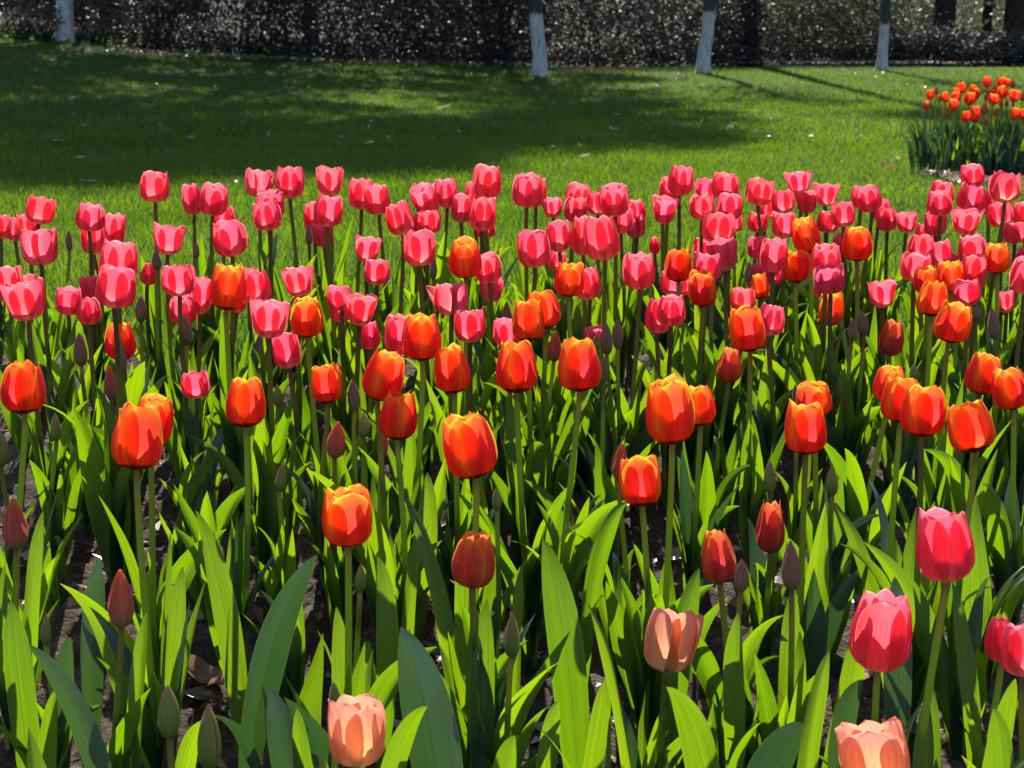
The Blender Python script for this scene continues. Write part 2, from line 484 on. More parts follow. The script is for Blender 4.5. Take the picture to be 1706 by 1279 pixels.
# ------------------------------------------------------------------ grass
def grass_blades(n, x0f, y0, y1, hgt, wid, seed, keep=None):
    r = np.random.default_rng(seed)
    # area-uniform in y weighted towards the lens
    y = y0 + (y1 - y0) * r.random(n) ** 1.15
    half = x0f * y + 0.5
    x = (r.random(n) * 2 - 1) * half
    if keep is not None:
        k = keep(x, y); x, y = x[k], y[k]; n = len(x)
    patch = fbm(x * 0.9, y * 0.9, 3, 21)
    h = hgt * (0.55 + 0.7 * r.random(n)) * (0.7 + 0.6 * patch)
    w = wid * (0.7 + 0.6 * r.random(n)) * 0.5
    a = r.random(n) * 2 * PI
    lean = h * (0.15 + 0.75 * r.random(n))
    la = a + PI / 2 + (r.random(n) - 0.5) * 1.2
    base = np.stack([x, y, gz(x, y) - 0.004], -1)
    side = np.stack([np.cos(a), np.sin(a), np.zeros(n)], -1) * w[:, None]
    ld = np.stack([np.cos(la), np.sin(la), np.zeros(n)], -1)
    mid = base + ld * (lean * 0.3)[:, None]; mid[:, 2] += h * 0.6
    tip = base + ld * lean[:, None]; tip[:, 2] += h
    v = np.stack([base - side, base + side, mid + side * 0.8, mid - side * 0.8, tip], 1).reshape(-1, 3)
    o = np.arange(n)[:, None] * 5
    f = np.concatenate([o + [0, 1, 2], o + [0, 2, 3], o + [3, 2, 4]], 0)
    uv = np.repeat(np.stack([r.random(n), r.random(n)], -1), 5, 0)
    return v, f, uv


def build_grass():
    B = Bag()
    fb = lambda x, y: ~((x > FB[0] - 0.17 + 0.1 * (fbm(x * 0 + 1, y * 5, 3, 2) - 0.5)) & (x > FB[0] - 0.12 + 0.26 * (y - FB[1])) & (x < FB[0] + 1.5) & (y > FB[1] - 0.05) & (y < FB[1] + 1.3))
    edge = lambda x, y: y > BED_BACK + 0.10 * (fbm(x * 3, y * 0 + 3, 3, 5) - 0.5) * 3
    B.add(*grass_blades(105000, 0.33, BED_BACK - 0.12, 7.5, 0.050, 0.0028, 1, edge))
    B.add(*grass_blades(160000, 0.35, 7.2, 13, 0.043, 0.0040, 2, fb))
    B.add(*grass_blades(210000, 0.36, 12.6, 28.2, 0.040, 0.0078, 3))
    tag(put("grass", B.mesh("grass", MAT['grass'], False)), "short bright green mown grass of the lawn behind the tulips", "grass", kind='stuff')


build_grass()


# ------------------------------------------------------------------ leaf cards for shrubs and crowns
def leaf_cards(P, size, r, aspect=0.48, flat=0.0, updir=None):
    """One folded pointed leaf at every point of P."""
    n = len(P)
    d = r.normal(size=(n, 3)); d[:, 2] = d[:, 2] * (1 - flat) + 0.15
    d /= np.linalg.norm(d, axis=1)[:, None]
    q = r.normal(size=(n, 3)); q[:, 2] += flat * 2.5
    s = np.cross(d, q); s /= np.linalg.norm(s, axis=1)[:, None] + 1e-9
    nn = np.cross(s, d)
    L = size * (0.6 + 0.8 * r.random(n))[:, None]
    W = L * aspect * 0.5
    base = P - d * L * 0.5
    tip = P + d * L * 0.5 - nn * L * 0.12
    m1 = P - d * L * 0.08 + s * W + nn * W * 0.35
    m2 = P - d * L * 0.08 - s * W + nn * W * 0.35
    mid = P - d * L * 0.05
    v = np.stack([base, m1, tip, m2, mid], 1).reshape(-1, 3)
    o = np.arange(n)[:, None] * 5
    f = np.concatenate([o + [0, 4, 1], o + [1, 4, 2], o + [0, 3, 4], o + [3, 2, 4]], 0)
    uv = np.repeat(np.stack([r.random(n), r.random(n)], -1), 5, 0)
    return v, f, uv


def clumped(n, r, cen, rad, clumps, cl_r, shell=0.5):
    """Points gathered in clumps through an ellipsoid."""
    c = r.normal(size=(clumps, 3)); c /= np.linalg.norm(c, axis=1)[:, None]
    c *= (r.random(clumps) ** (1 / 3 * (1 - shell) + 0.12))[:, None]
    c = np.asarray(cen) + c * np.asarray(rad)
    k = r.integers(0, clumps, n)
    p = c[k] + r.normal(size=(n, 3)) * cl_r * (0.6 + 0.8 * r.random(clumps))[k][:, None] * np.array([1, 1, 0.75])
    return p, c


def shrub(px, py, width, height, depth, n, leaf, mat, label, seed, thin_=1.0, dy=0.0, group=None, cat="shrub", name="shrub"):
    P, d = on_ground(px, py)
    P = np.array([P[0] * (P[1] + dy) / P[1], P[1] + dy, 0]); P[2] = float(gz(P[0], P[1]))
    r = np.random.default_rng(seed)
    root = empty(name, P)
    tag(root, label, cat, group)
    pts, c = clumped(n, r, (0, 0, height * 0.47), (width * 0.52, depth * 0.5, height * 0.5), int(34 * thin_), 0.19 * min(width, height) / 1.2 + 0.03)
    sk = np.stack([r.normal(size=n // 4) * width * 0.33, (r.random(n // 4) - 0.6) * depth * 0.8, 0.02 + 0.22 * r.random(n // 4) ** 1.5], -1)
    pts = np.concatenate([pts, sk])
    pts = pts[pts[:, 2] > 0.01]
    b = Bag(); b.add(*leaf_cards(pts, leaf, r))
    t = Bag()
    for q in c[:22]:
        s0 = np.array([r.normal() * 0.12 * width, r.normal() * 0.1, -0.03])
        m = (s0 + q) / 2 + r.normal(size=3) * 0.06 + np.array([0, 0, 0.1])
        ts = np.linspace(0, 1, 6)[:, None]
        path = (1 - ts)**2 * s0 + 2 * ts * (1 - ts) * m + ts**2 * q
        t.add(*tube(path, np.linspace(0.014, 0.004, 6), 5))
    put("stems", t.mesh("stems", MAT['bark']), root)
    n_leaf_faces = sum(len(q) for q in b.f)      # fine twigs grow among the leaves, in the same foliage mesh
    for k in range(70 if n > 500 else 14):
        s0 = np.array([r.normal() * 0.3 * width, (r.random() - 0.75) * depth * 0.7, height * 0.75 * r.random()])
        dv = np.array([r.normal(), r.normal() * 0.5 - 0.2, r.random() * 1.2]); dv *= r.uniform(0.2, 0.55) / np.linalg.norm(dv)
        ts = np.linspace(0, 1, 5)[:, None]
        tv, tf, tu = tube(s0 + dv * ts + np.array([0, 0, -0.12]) * ts**2 * r.random(), np.linspace(0.006, 0.0025, 5), 4)
        b.add(tv, np.concatenate([tf[:, [0, 1, 2]], tf[:, [0, 2, 3]]]), tu)
    me = b.mesh("foliage", mat, False)
    me.materials.append(MAT['twig'])
    mi = np.zeros(len(me.polygons), np.int32); mi[n_leaf_faces:] = 1
    me.polygons.foreach_set("material_index", mi)
    put("foliage", me, root)
    return root


# hedge behind the lawn, from its far end across to the clipped part
HG = "shrubs of the dark hedge behind the lawn"
hedge = [  # px, py of foot, width m, height, depth, leaves, leaf size, material, label
    (255, 84, 1.9, 1.5, 1.2, 2300, 0.055, 'shrub', "dark thin shrub at the hedge's far end, beside the first white trunk"),
    (405, 96, 1.9, 1.7, 1.3, 3200, 0.055, 'shrub', "dark glossy shrub with pale fallen leaves under it, second along the hedge"),
    (545, 103, 2.0, 1.8, 1.3, 3200, 0.055, 'shrub', "dark glossy shrub with many glints, third along the hedge"),
    (690, 106, 2.0, 1.9, 1.3, 3200, 0.055, 'shrub', "dark bare-stemmed glossy shrub, fourth along the hedge, middle of its length"),
    (825, 108, 1.7, 1.8, 1.3, 3000, 0.055, 'shrub', "dark glossy shrub just before the leaning white trunk"),
    (985, 111, 1.8, 1.7, 1.2, 2700, 0.05, 'shrub_green', "greenish shrub just past the leaning white trunk"),
    (1115, 111, 1.7, 1.6, 1.2, 2700, 0.05, 'shrub', "dark shrub standing before the third white trunk"),
    (1215, 109, 1.3, 1.3, 1.1, 2000, 0.05, 'shrub', "dark small shrub between the third white trunk and the bare dark trunk"),
    (1330, 106, 1.7, 1.5, 1.2, 2800, 0.05, 'shrub_green', "grey-green loose shrub past the bare dark trunk"),
    (1440, 106, 1.5, 1.3, 1.1, 2500, 0.05, 'shrub_green', "grey-green shrub right behind the thinnest white trunk"),
    (1545, 106, 1.5, 0.52, 1.0, 3000, 0.042, 'shrub', "low clipped silvery-topped hedge shrub beside the thinnest white trunk"),
    (1650, 109, 1.5, 0.46, 1.0, 3000, 0.042, 'shrub', "low clipped silvery-topped hedge shrub under the two thick dark trunks"),
    (1770, 112, 1.5, 0.46, 1.0, 3000, 0.042, 'shrub', "low clipped hedge shrub running out of the photo"),
]
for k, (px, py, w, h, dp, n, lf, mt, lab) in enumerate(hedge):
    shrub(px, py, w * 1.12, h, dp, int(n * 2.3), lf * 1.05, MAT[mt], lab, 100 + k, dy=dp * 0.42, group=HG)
# loose pale-leaved weeds at the far left end
for k, (px, py, w, h, n, lab) in enumerate([(30, 66, 1.0, 0.55, 110, "pale spindly weed at the lawn's far corner, before the first white trunk"),
                                            (75, 69, 0.8, 0.5, 90, "pale spindly weed arching beside the first white trunk"),
                                            (160, 74, 0.9, 0.35, 90, "low pale weed just past the first white trunk")]):
    shrub(px, py, w, h, 0.4, n, 0.06, MAT['shrub_green'], lab, 150 + k, group="weeds at the lawn's far corner", cat="weed", name="weed")
# deeper woodland: one mass of undergrowth nobody could count
B = Bag(); B2 = Bag(); r_ = np.random.default_rng(5)
for k in range(64):
    x = -15 + 30 * r_.random(); y = 29.3 + 14 * r_.random() ** 1.4
    hh = 1.0 + 1.8 * r_.random()
    if x > 4.0: hh *= 0.6; y += 4.5
    pts, _ = clumped(1500, r_, (x, y, float(gz(x, y)) + hh * 0.45), (1.5, 1.0, hh * 0.5), 22, 0.28)
    (B2 if x > 4.0 else B).add(*leaf_cards(pts, 0.11, r_))
tag(put("undergrowth", B2.mesh("undergrowth", MAT['wood_lit'], False)), "undergrowth coloured paler for the light and haze between the thick dark trunks", "undergrowth", kind='stuff')
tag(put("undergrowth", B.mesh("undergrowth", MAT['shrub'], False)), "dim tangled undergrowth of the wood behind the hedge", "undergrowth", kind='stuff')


# ------------------------------------------------------------------ trees
def tree(name, px, py, dia, height, label, group, mats, crown, seed, dy=0.0, lean=0.0, n_leaf=5000, leaf=0.12, flare=1.22):
    """crown: list of (dx, dy, z, rx, ry, rz, share, clumps)."""
    P, d = on_ground(px, py)
    P = np.array([P[0] * (P[1] + dy) / P[1], P[1] + dy, 0]); P[2] = float(gz(P[0], P[1])) - 0.02
    r = np.random.default_rng(seed)
    root = empty(name, P)
    tag(root, label, "tree", group)
    zs = np.concatenate([[0, 0.05, 0.12, 0.3, 0.6, 1.0, 1.6], np.linspace(2.3, height, 9)])
    wob = np.cumsum(r.normal(size=(len(zs), 2)) * 0.02 * np.diff(np.concatenate([[0], zs]))[:, None] ** 0.5, 0)
    path = np.stack([wob[:, 0] + lean * np.minimum(zs, 1.6) , wob[:, 1], zs], -1)
    rad = dia / 2 * (1 - 0.85 * (zs / height) ** 0.9)
    rad[0] *= flare * 1.12; rad[1] *= flare; rad[2] *= 1 + (flare - 1) * 0.45
    v, f, uv = tube(path, rad, 14)
    put("trunk", make_mesh("trunk", v, f, mats[0], uv), root)
    # limbs towards the clumps
    b = Bag(); lb = Bag()
    for (dx, dy_, z, rx, ry, rz, share, ncl) in crown:
        pts, c = clumped(int(n_leaf * share), r, (dx, dy_, z), (rx, ry, rz), ncl, 0.26 * min(rx, rz) ** 0.5)
        b.add(*leaf_cards(pts, leaf, r))
        for q in c[:14]:
            zz = min(height * 0.92, max(1.9, q[2] - 0.8 - 0.5 * math.hypot(q[0], q[1])))
            s0 = np.array([np.interp(zz, zs, path[:, 0]), np.interp(zz, zs, path[:, 1]), zz])
            m = (s0 + q) / 2 + r.normal(size=3) * 0.15 + np.array([0, 0, 0.15])
            ts = np.linspace(0, 1, 7)[:, None]
            pth = (1 - ts)**2 * s0 + 2 * ts * (1 - ts) * m + ts**2 * q
            lb.add(*tube(pth, np.linspace(0.3 * np.interp(zz, zs, rad) + 0.012, 0.008, 7), 6))
    put("limbs", lb.mesh("limbs", MAT['bark']), root)
    put("crown", b.mesh("crown", MAT['crown'], False), root)
    return root


WT = "young trees with white-painted trunks along the lawn's far edge"
tree("young_tree", 108, 71, 0.23, 6.5, "straight white-painted tree trunk at the lawn's far left corner", WT, (white_trunk_material(1.15),), [(0, 0, 4.6, 1.6, 1.4, 1.9, 1, 26)], 31, n_leaf=2200)
tree("young_tree", 900, 129, 0.20, 6.0, "leaning white-painted tree trunk standing farthest forward on the lawn", WT, (white_trunk_material(0.84),), [(0, 0, 4.2, 1.5, 1.4, 1.7, 1, 24)], 32, lean=-0.05, n_leaf=1800)
tree("young_tree", 1171, 123, 0.185, 6.0, "white-painted tree trunk leaning slightly, beside the dark bare trunk", WT, (white_trunk_material(0.85),), [(0, 0, 4.2, 1.1, 1.1, 1.4, 1, 12)], 33, lean=0.07, n_leaf=1300)
tree("young_tree", 1467, 118, 0.15, 5.5, "thinnest white-painted tree trunk, in front of the grey-green shrubs", WT, (white_trunk_material(0.68),), [(0.3, 0, 4.0, 1.1, 1.1, 1.5, 1, 20)], 34, lean=0.02, n_leaf=1100)

DT = "dark woodland trees behind the hedge"
tree("woodland_tree", 1246, 106, 0.34, 12, "bare dark tree trunk just past the third white trunk", DT, (MAT['bark'],), [(0.4, 0, 9.8, 1.0, 1.2, 1.2, 1, 14)], 41, dy=0.2, n_leaf=3000, leaf=0.15)
tree("woodland_tree", 1570, 105, 0.40, 14, "thick dark tree trunk above the clipped hedge, first of three", DT, (MAT['bark'],), [(0.3, 0, 11, 1.6, 1.6, 1.6, 1, 22)], 42, dy=3.4, n_leaf=2500, leaf=0.15)
tree("woodland_tree", 1643, 105, 0.19, 11, "slim dark tree trunk between the two thick ones", DT, (MAT['bark'],), [(0.0, 0, 8.6, 1.2, 1.2, 1.6, 1, 18)], 43, dy=4.5, n_leaf=1500, leaf=0.15)
tree("woodland_tree", 1686, 105, 0.40, 14, "thick dark tree trunk above the clipped hedge, at the photo's edge", DT, (MAT['bark'],), [(0.8, 0, 11, 1.6, 1.6, 2, 1, 22)], 44, dy=3.0, n_leaf=2500, leaf=0.15)
tree("woodland_tree", 520, 100, 0.24, 16, "dark tree trunk hidden in the third shrub of the hedge", DT, (MAT['bark'],),
     [(-1.4, -2.6, 12.6, 3.7, 1.9, 2.5, 0.60, 90), (1.4, -2.6, 11.6, 1.7, 1.6, 2.2, 0.22, 34), (-1.0, -2.6, 8.5, 2.6, 1.6, 2.6, 0.20, 40), (0.3, -2.6, 4.8, 2.6, 1.5, 1.9, 0.16, 34)], 45, dy=4.6, n_leaf=36000, leaf=0.19)
tree("woodland_tree", 830, 106, 0.2, 14.5, "dark tree trunk dim behind the hedge near the leaning white trunk", DT, (MAT['bark'],),
     [(0.0, -2.6, 12.0, 1.5, 1.6, 1.9, 0.42, 38), (0.9, -2.6, 10.0, 0.8, 1.2, 1.2, 0.18, 14), (0.2, -2.6, 8.0, 1.7, 1.5, 2.0, 0.15, 24), (0.2, -2.6, 4.6, 1.5, 1.3, 1.5, 0.18, 22)], 46, dy=4.4, n_leaf=19000, leaf=0.18)
tree("woodland_tree", 190, 80, 0.36, 15, "dark tree trunk dim in the gap behind the first white trunk", DT, (MAT['bark'],),
     [(-0.8, -2.6, 12.6, 3.2, 1.9, 2.6, 0.6, 60), (0.2, -2.6, 8.4, 2.5, 1.8, 2.2, 0.26, 38), (0.3, -2.6, 4.6, 2.4, 1.5, 1.7, 0.28, 36)], 47, dy=4.5, n_leaf=24000, leaf=0.19)


# ------------------------------------------------------------------ tulips
def flower_mesh(name, Wd, H, cls, r, mat, hi=False):
    """Six tepals in two whorls. Wd, H: greatest width and height in metres; foot at the origin."""
    nu, nt_ = (15, 24) if hi else (11, 17)
    u = np.linspace(-1, 1, nu); q = np.linspace(0, 1, nt_); t = 0.35 * q + 0.65 * np.sin(q * PI / 2)
    bag = Bag(); loose = []
    rt = {'p': r.uniform(0.74, 0.92), 'w': r.uniform(1.02, 1.15), 's': r.uniform(0.85, 0.98), 'o': r.uniform(0.66, 0.80), 'e': r.uniform(0.86, 0.92), 'k': r.uniform(0.5, 0.62), 'b': 0.04, 'r': 0.10}[cls]
    rmax = max(1.0, rt * 0.98)
    bud = cls in 'br'
    phase = r.uniform(0, 2 * PI)
    if cls in 'opes' : phase = r.choice([PI / 2, -PI / 2]) + r.normal() * 0.35
    for k in range(6):
        outer = k % 2 == 0
        op = rt * (1 + r.normal() * (0.02 if bud else 0.055)) + (0.0 if outer else -0.015)
        hk = H * (1 + (0 if bud else r.normal() * 0.03)) * (1.0 if outer else 1.005)
        if bud:
            rr = catmull([0, .05, .2, .4, .65, .85, 1], [.22, .52, .88, 1.0, .80, .46, op], t)
        elif cls == 'w':
            rr = catmull([0, .05, .2, .45, .75, 1], [.13, .46, .78, .93, 1.0 * (1 + op) / 2, op], t)
        else:
            rr = catmull([0, .05, .18, .42, .74, 1], [.13, .50, .86, 1.0, (0.42 * 1.0 + 0.58 * op) + 0.06, op], t)
        rr = rr * (1.0 if outer else 0.90) / rmax
        zz = t ** 1.06
        if bud:
            aa = np.clip(catmull([0, .15, .4, .7, .9, 1], [1.1, 1.02, 0.98, 0.98, 1.0, 1.1], t) * (1.0 if outer else 1.2), 0.02, 2)
        elif outer:
            A = {'o': 0.98, 'p': 0.92, 's': 0.88, 'w': 0.84, 'e': 0.98, 'k': 1.0}[cls] * r.uniform(0.93, 1.07)
            aa = A * catmull([0, .1, .3, .55, .8, 1], [.75, .86, 1.0, 1.05, .99, .80], t) * np.sqrt(np.clip(1 - np.clip((t - 0.5) / 0.5, 0, 1) ** r.uniform(4.5, 7.0), 0.0004, 1))
        else:
            A = {'o': 0.80, 'p': 0.74, 's': 0.74, 'w': 0.74, 'e': 0.78, 'k': 0.85}[cls] * r.uniform(0.93, 1.05)
            aa = A * catmull([0, .1, .3, .55, .8, 1], [.7, .84, 1.0, 1.06, 1.02, .9], t) * np.sqrt(np.clip(1 - np.clip((t - 0.5) / 0.5, 0, 1) ** r.uniform(4.5, 7.0), 0.0004, 1))
        U, T = np.meshgrid(u, t)
        AA_END = np.clip(aa[:, None], 0.02, 1); RR = rr[:, None] * np.ones_like(U); AA = aa[:, None] * U; ZZ = zz[:, None] * np.ones_like(U)
        curl = r.uniform(-0.05, 0.07) if not bud else (0.05 if outer else -0.1)
        RR = RR * (1 + curl * U**2 * (0.4 + T)) - 0.022 * np.exp(-(U / 0.16)**2) * np.sin(PI * T) * (0 if bud else 1)
        RR = RR + 0.018 * np.sin(U * 3.1 + T * 5 + r.uniform(0, 6)) * T * (0 if bud else 1)
        ZZ = ZZ + (0 if bud else 0.016) * np.sin(U * r.uniform(3, 7) + r.uniform(0, 6)) * T**4 + (0 if bud else 0.012) * np.exp(-(U * AA_END / 0.12)**2) * np.clip((T - 0.9) / 0.1, 0, 1)
        if cls == 's' and k == 0:      # one tepal flopping outwards
            sp = r.uniform(0.5, 0.8) if Wd < 0.058 else 0.2
            RR = RR + sp * np.clip(T - 0.3, 0, 1) ** 1.3 * 1.6
            ZZ = ZZ - 0.16 * sp * np.clip(T - 0.3, 0, 1) ** 1.5
        elif cls == 'w' and outer:
            RR = RR + r.uniform(0, 0.14) * np.clip(T - 0.5, 0, 1) * 1.2
        ang = phase + k * PI / 3 + AA + r.normal() * 0.05
        if cls == 's' and k == 0: ang = AA + r.choice([0.3, PI - 0.3])
        x = RR * np.cos(ang) * Wd / 2; y = RR * np.sin(ang) * Wd / 2
        v = np.stack([x, y, ZZ * hk], -1).reshape(-1, 3)
        Uc = U if (outer or mat.name != 'orange_petal') else np.sign(U) * (0.42 + 0.58 * np.abs(U))     # inner whorl: wider yellow margin
        uv = np.stack([(Uc + 1) / 2, T], -1).reshape(-1, 2)
        if hi: loose.append(make_mesh("petal", v, grid_faces(nt_, nu), mat, uv))
        else: bag.add(v, grid_faces(nt_, nu), uv)
    return loose if hi else bag.mesh(name, mat)


def leaf_mesh(name, L, Wd, a0, a1, r, mat, fold=0.75, twist=0.0, hook=0.0, wave=0.05, nu=9, nt_=20):
    """Blade rising along +Z and bending towards +X; foot at the origin."""
    t = np.linspace(0, 1, nt_); dt = L / (nt_ - 1)
    ang = a0 + (a1 - a0) * t**1.5 + hook * np.clip(t - 0.62, 0, 1)**1.2 * 3.2
    x = np.concatenate([[0], np.cumsum(np.sin(ang[:-1]) * dt)]); z = np.concatenate([[0], np.cumsum(np.cos(ang[:-1]) * dt)])
    sway = r.normal() * 0.05 * L
    y = sway * t**2
    tan = np.stack([np.sin(ang), np.zeros(nt_), np.cos(ang)], -1)
    nor = np.stack([-np.cos(ang), np.zeros(nt_), np.sin(ang)], -1)      # upper face looks back at the stem
    sid = np.tile([0, 1.0, 0], (nt_, 1))
    w = Wd / 2 * np.clip(catmull([0, .08, .25, .48, .72, .9, .97, 1], [.42, .56, .90, 1.0, .74, .33, .12, .008], t), 0.01, 2)
    tw = twist * t
    s2 = sid * np.cos(tw)[:, None] + nor * np.sin(tw)[:, None]
    n2 = -sid * np.sin(tw)[:, None] + nor * np.cos(tw)[:, None]
    fo = fold * (1 - 0.75 * t) + 0.08
    u = np.linspace(-1, 1, nu)
    U, T = np.meshgrid(u, t)
    mid = np.stack([x, y, z], -1)
    ph = r.uniform(0, 6, 2)
    lift = np.abs(U) ** 1.25 * np.sin(fo)[:, None]
    flat = U * np.cos(fo * 0.85)[:, None]
    wv = wave * np.sin(T * r.uniform(7, 12) + ph[0] + (U > 0) * ph[1]) * U**2 * np.sin(PI * T)
    v = mid[:, None] + s2[:, None] * (flat * w[:, None])[..., None] + n2[:, None] * ((lift + wv * 2.0) * w[:, None])[..., None]
    uv = np.stack([(U + 1) / 2, T], -1).reshape(-1, 2)
    return make_mesh(name, v.reshape(-1, 3), grid_faces(nt_, nu), mat, uv)


LR = np.random.default_rng(77)
LEAVES = {'leaf': [], 'blue_leaf': []}
for mt, cnt in (('leaf', 44), ('blue_leaf', 16)):
    for k in range(cnt):
        hook = LR.choice([0, 0, 0, 0.4, 0.8, 1.3]) * LR.uniform(0.5, 1)
        LEAVES[mt].append(leaf_mesh("leaf", 1.0, LR.uniform(0.10, 0.195), LR.uniform(0.02, 0.16), LR.uniform(0.10, 0.70), LR, MAT[mt], LR.uniform(0.55, 1.15), LR.normal() * 1.0, hook, LR.uniform(0.04, 0.16)))

# boxes of the flowers measured on the photograph: (crop origin x, y, scale, [(class, x0, y0, x1, y1), ...])
# p pink, w wide open pink, s pink with a flopping tepal, k closing pink, o orange, r red bud, b bud, m mauve bud, e peach, q closing orange
C1 = "p638,97,768,238 p838,156,925,296 p900,157,1025,298 p108,208,236,335 p-40,292,50,404 p30,305,110,415 p78,287,182,388 p340,252,470,368 s110,355,268,524 p368,322,480,474 p455,288,560,450 p443,410,618,608 p425,530,608,716 w688,338,830,476 p978,318,1130,482 p968,256,1072,360 k628,507,708,612 p740,515,890,662 p-20,525,103,688 w40,590,222,772 p112,560,190,650 p252,624,370,748 k348,666,456,792 p380,568,470,700 w843,580,970,746 p775,658,895,792 p828,998,957,1125 p1020,630,1122,740 o942,520,1108,725 o482,782,623,950 o12,957,212,1195 m300,362,330,455 m693,453,735,545 m878,418,905,490 m612,660,665,780 m338,825,400,980 m820,747,875,885 m527,853,580,1012 r475,977,535,1125 b232,1190,280,1320"
C2 = "s22,88,145,214 p160,76,292,220 w345,76,467,208 p78,185,202,320 p68,232,197,366 p292,238,390,378 p328,205,458,348 p335,330,430,440 p492,130,610,270 p573,153,690,293 p678,238,800,384 p780,150,875,265 w803,158,923,308 p885,133,993,262 p1020,144,1110,265 p1055,73,1183,222 p955,203,1050,330 p1035,215,1158,368 p1075,290,1168,402 p805,275,915,380 p768,290,850,378 p745,368,888,528 w508,392,630,510 p563,496,677,613 p1070,465,1193,600 w1080,575,1193,690 w210,525,345,665 p-10,535,90,650 p12,548,148,695 w42,678,218,853 p404,625,520,728 p403,650,500,782 w468,650,610,797 p163,827,290,990 k540,778,637,905 p655,748,790,932 s885,620,1035,750 p973,720,1115,873 p1148,788,1280,890 o948,403,1098,580 o230,668,382,848 o737,742,915,955 o528,905,712,1133 o893,888,1056,1103 o328,973,470,1150 m296,336,330,430 m858,487,893,585 m1187,685,1238,815 m492,1040,550,1185 b535,1190,587,1300 b150,1060,195,1165"
C3 = "p88,112,225,260 p150,130,247,255 w232,215,326,308 p322,152,433,270 p320,205,427,330 p428,190,530,295 p492,154,628,300 p530,262,640,378 p600,228,700,330 s615,290,702,398 p250,322,362,462 p355,300,470,478 p432,298,592,500 p120,360,267,535 p248,457,332,545 p385,530,502,680 p595,467,740,632 p750,130,845,232 p788,70,906,207 w715,212,832,334 p920,127,1020,232 p993,107,1113,220 p895,200,1007,320 p1013,194,1133,320 p1055,290,1135,372 p943,298,1092,425 p905,398,1000,490 w988,405,1130,550 p908,485,1040,590 p758,550,865,655 p800,560,900,660 p685,670,805,832 p745,658,875,798 k713,393,762,473 p1145,138,1268,252 p1157,280,1248,374 p1160,405,1265,490 p1080,640,1190,730 p420,797,525,900 o783,446,906,598 o893,545,1022,708 o277,510,415,665 o165,637,320,812 o92,675,243,868 o18,867,205,1102 o300,855,497,1095 q1012,897,1130,1053 o870,1070,1018,1250 r250,820,310,960 m492,782,548,930 m547,765,593,905 m483,930,530,1060 b440,835,485,930 m1143,505,1180,600"
C4 = "w137,93,255,197 w258,155,366,255 p68,180,175,288 w175,180,280,288 p-10,215,85,310 p70,283,178,400 p340,232,452,350 p268,278,370,376 p427,165,520,265 p470,157,580,280 p510,215,597,318 p548,260,640,370 w632,280,727,376 p345,382,430,480 p10,400,138,553 p248,447,388,565 p250,540,350,668 p268,525,405,652 p-40,515,50,610 p30,530,122,610 w508,588,637,715 p-10,695,117,842 p772,140,885,260 p775,195,893,297 p930,73,1035,168 p895,152,1013,275 p1055,105,1197,237 p1005,177,1095,295 p760,275,862,390 w880,267,1008,385 p1055,243,1170,350 p1165,235,1275,350 p1120,335,1225,425 p720,335,800,420 p680,390,800,500 p780,413,888,530 p645,470,780,597 p920,387,1050,510 p925,477,1038,642 p870,467,960,560 p893,600,1020,708 p1140,490,1290,655 p1170,445,1270,540 w1092,640,1178,738 m975,700,1018,770 o180,303,307,462 o387,348,525,505 o122,455,238,600 o278,645,392,798 o817,500,945,645 o717,527,840,650 o722,595,862,755 o788,685,955,872 o1033,420,1155,560 q547,767,658,935 o187,1050,348,1205 o525,980,670,1140 o558,1030,745,1235 o932,920,1092,1107 o1087,980,1250,1175 m410,760,455,870 m462,720,515,840 m1055,712,1110,860 m163,1060,195,1160 b695,970,740,1050"
C5 = "r15,287,107,478 r400,552,495,765 b583,977,667,1172 b730,1050,817,1290 b-30,30,37,170 b150,710,187,830"
C6 = "o307,243,488,465 q775,412,932,618 e330,1020,530,1275 r313,5,382,140 r500,25,540,140 b437,-10,475,65 b122,160,165,265 b420,530,462,635 b930,245,965,335 b330,962,372,1060"
C7 = "o477,130,628,317 r435,83,492,220 q775,402,902,600 m888,510,943,632 b42,712,100,875 f545,690,732,928"
C8 = "q0,298,105,490 m95,443,165,628 b27,147,72,270 b255,168,302,278 p598,327,810,595 p333,627,560,920 k848,722,955,892 p900,750,1060,945 e335,1093,585,1390"
CF = "o185,675,271,783 o217,657,283,740 o376,628,442,712 o630,653,693,733 o750,686,836,797 o1248,456,1284,498 o1220,510,1279,586 o1080,630,1160,740 o1307,670,1377,757 o1497,640,1571,727 o1588,667,1666,753"
CROPS = [(0, 250, 2.721, C1), (400, 250, 2.722, C2), (820, 250, 2.722, C3), (1260, 250, 2.722, C4),
         (0, 700, 2.209, C5), (400, 700, 2.209, C6), (820, 700, 2.209, C7), (1260, 700, 2.209, C8), (0, 0, 1.0, CF)]
FAR = "o337,262,410,352 r403,240,443,310 r430,308,467,375 q305,362,365,445 o470,283,540,375 o555,245,630,320 o555,290,645,370 o533,343,628,443 o598,198,697,292 o710,222,790,305 o735,250,813,350 o665,285,760,400 o835,147,915,243 o955,148,1045,245 o1010,165,1075,240 r1080,170,1130,250 o875,258,945,330 o965,228,1065,340 o880,305,975,395 w1060,265,1165,370 r978,345,1020,415 r1030,345,1070,410 r825,370,888,475 r925,425,968,490 r848,497,892,578 o650,450,735,550 o722,405,808,552 o1082,420,1165,525 o1150,430,1235,520 r480,410,515,530 r920,215,965,290 r1165,285,1215,365 r845,295,890,360"

WORDS = "zero one two three four five six seven eight nine ten eleven twelve thirteen fourteen fifteen sixteen seventeen eighteen nineteen".split()
TENS = "x x twenty thirty forty fifty sixty seventy eighty ninety".split()


def say(n):
    n = int(max(0, min(99, round(n))))
    if n < 20: return WORDS[n]
    return TENS[n // 10] + ("-" + WORDS[n % 10] if n % 10 else "")


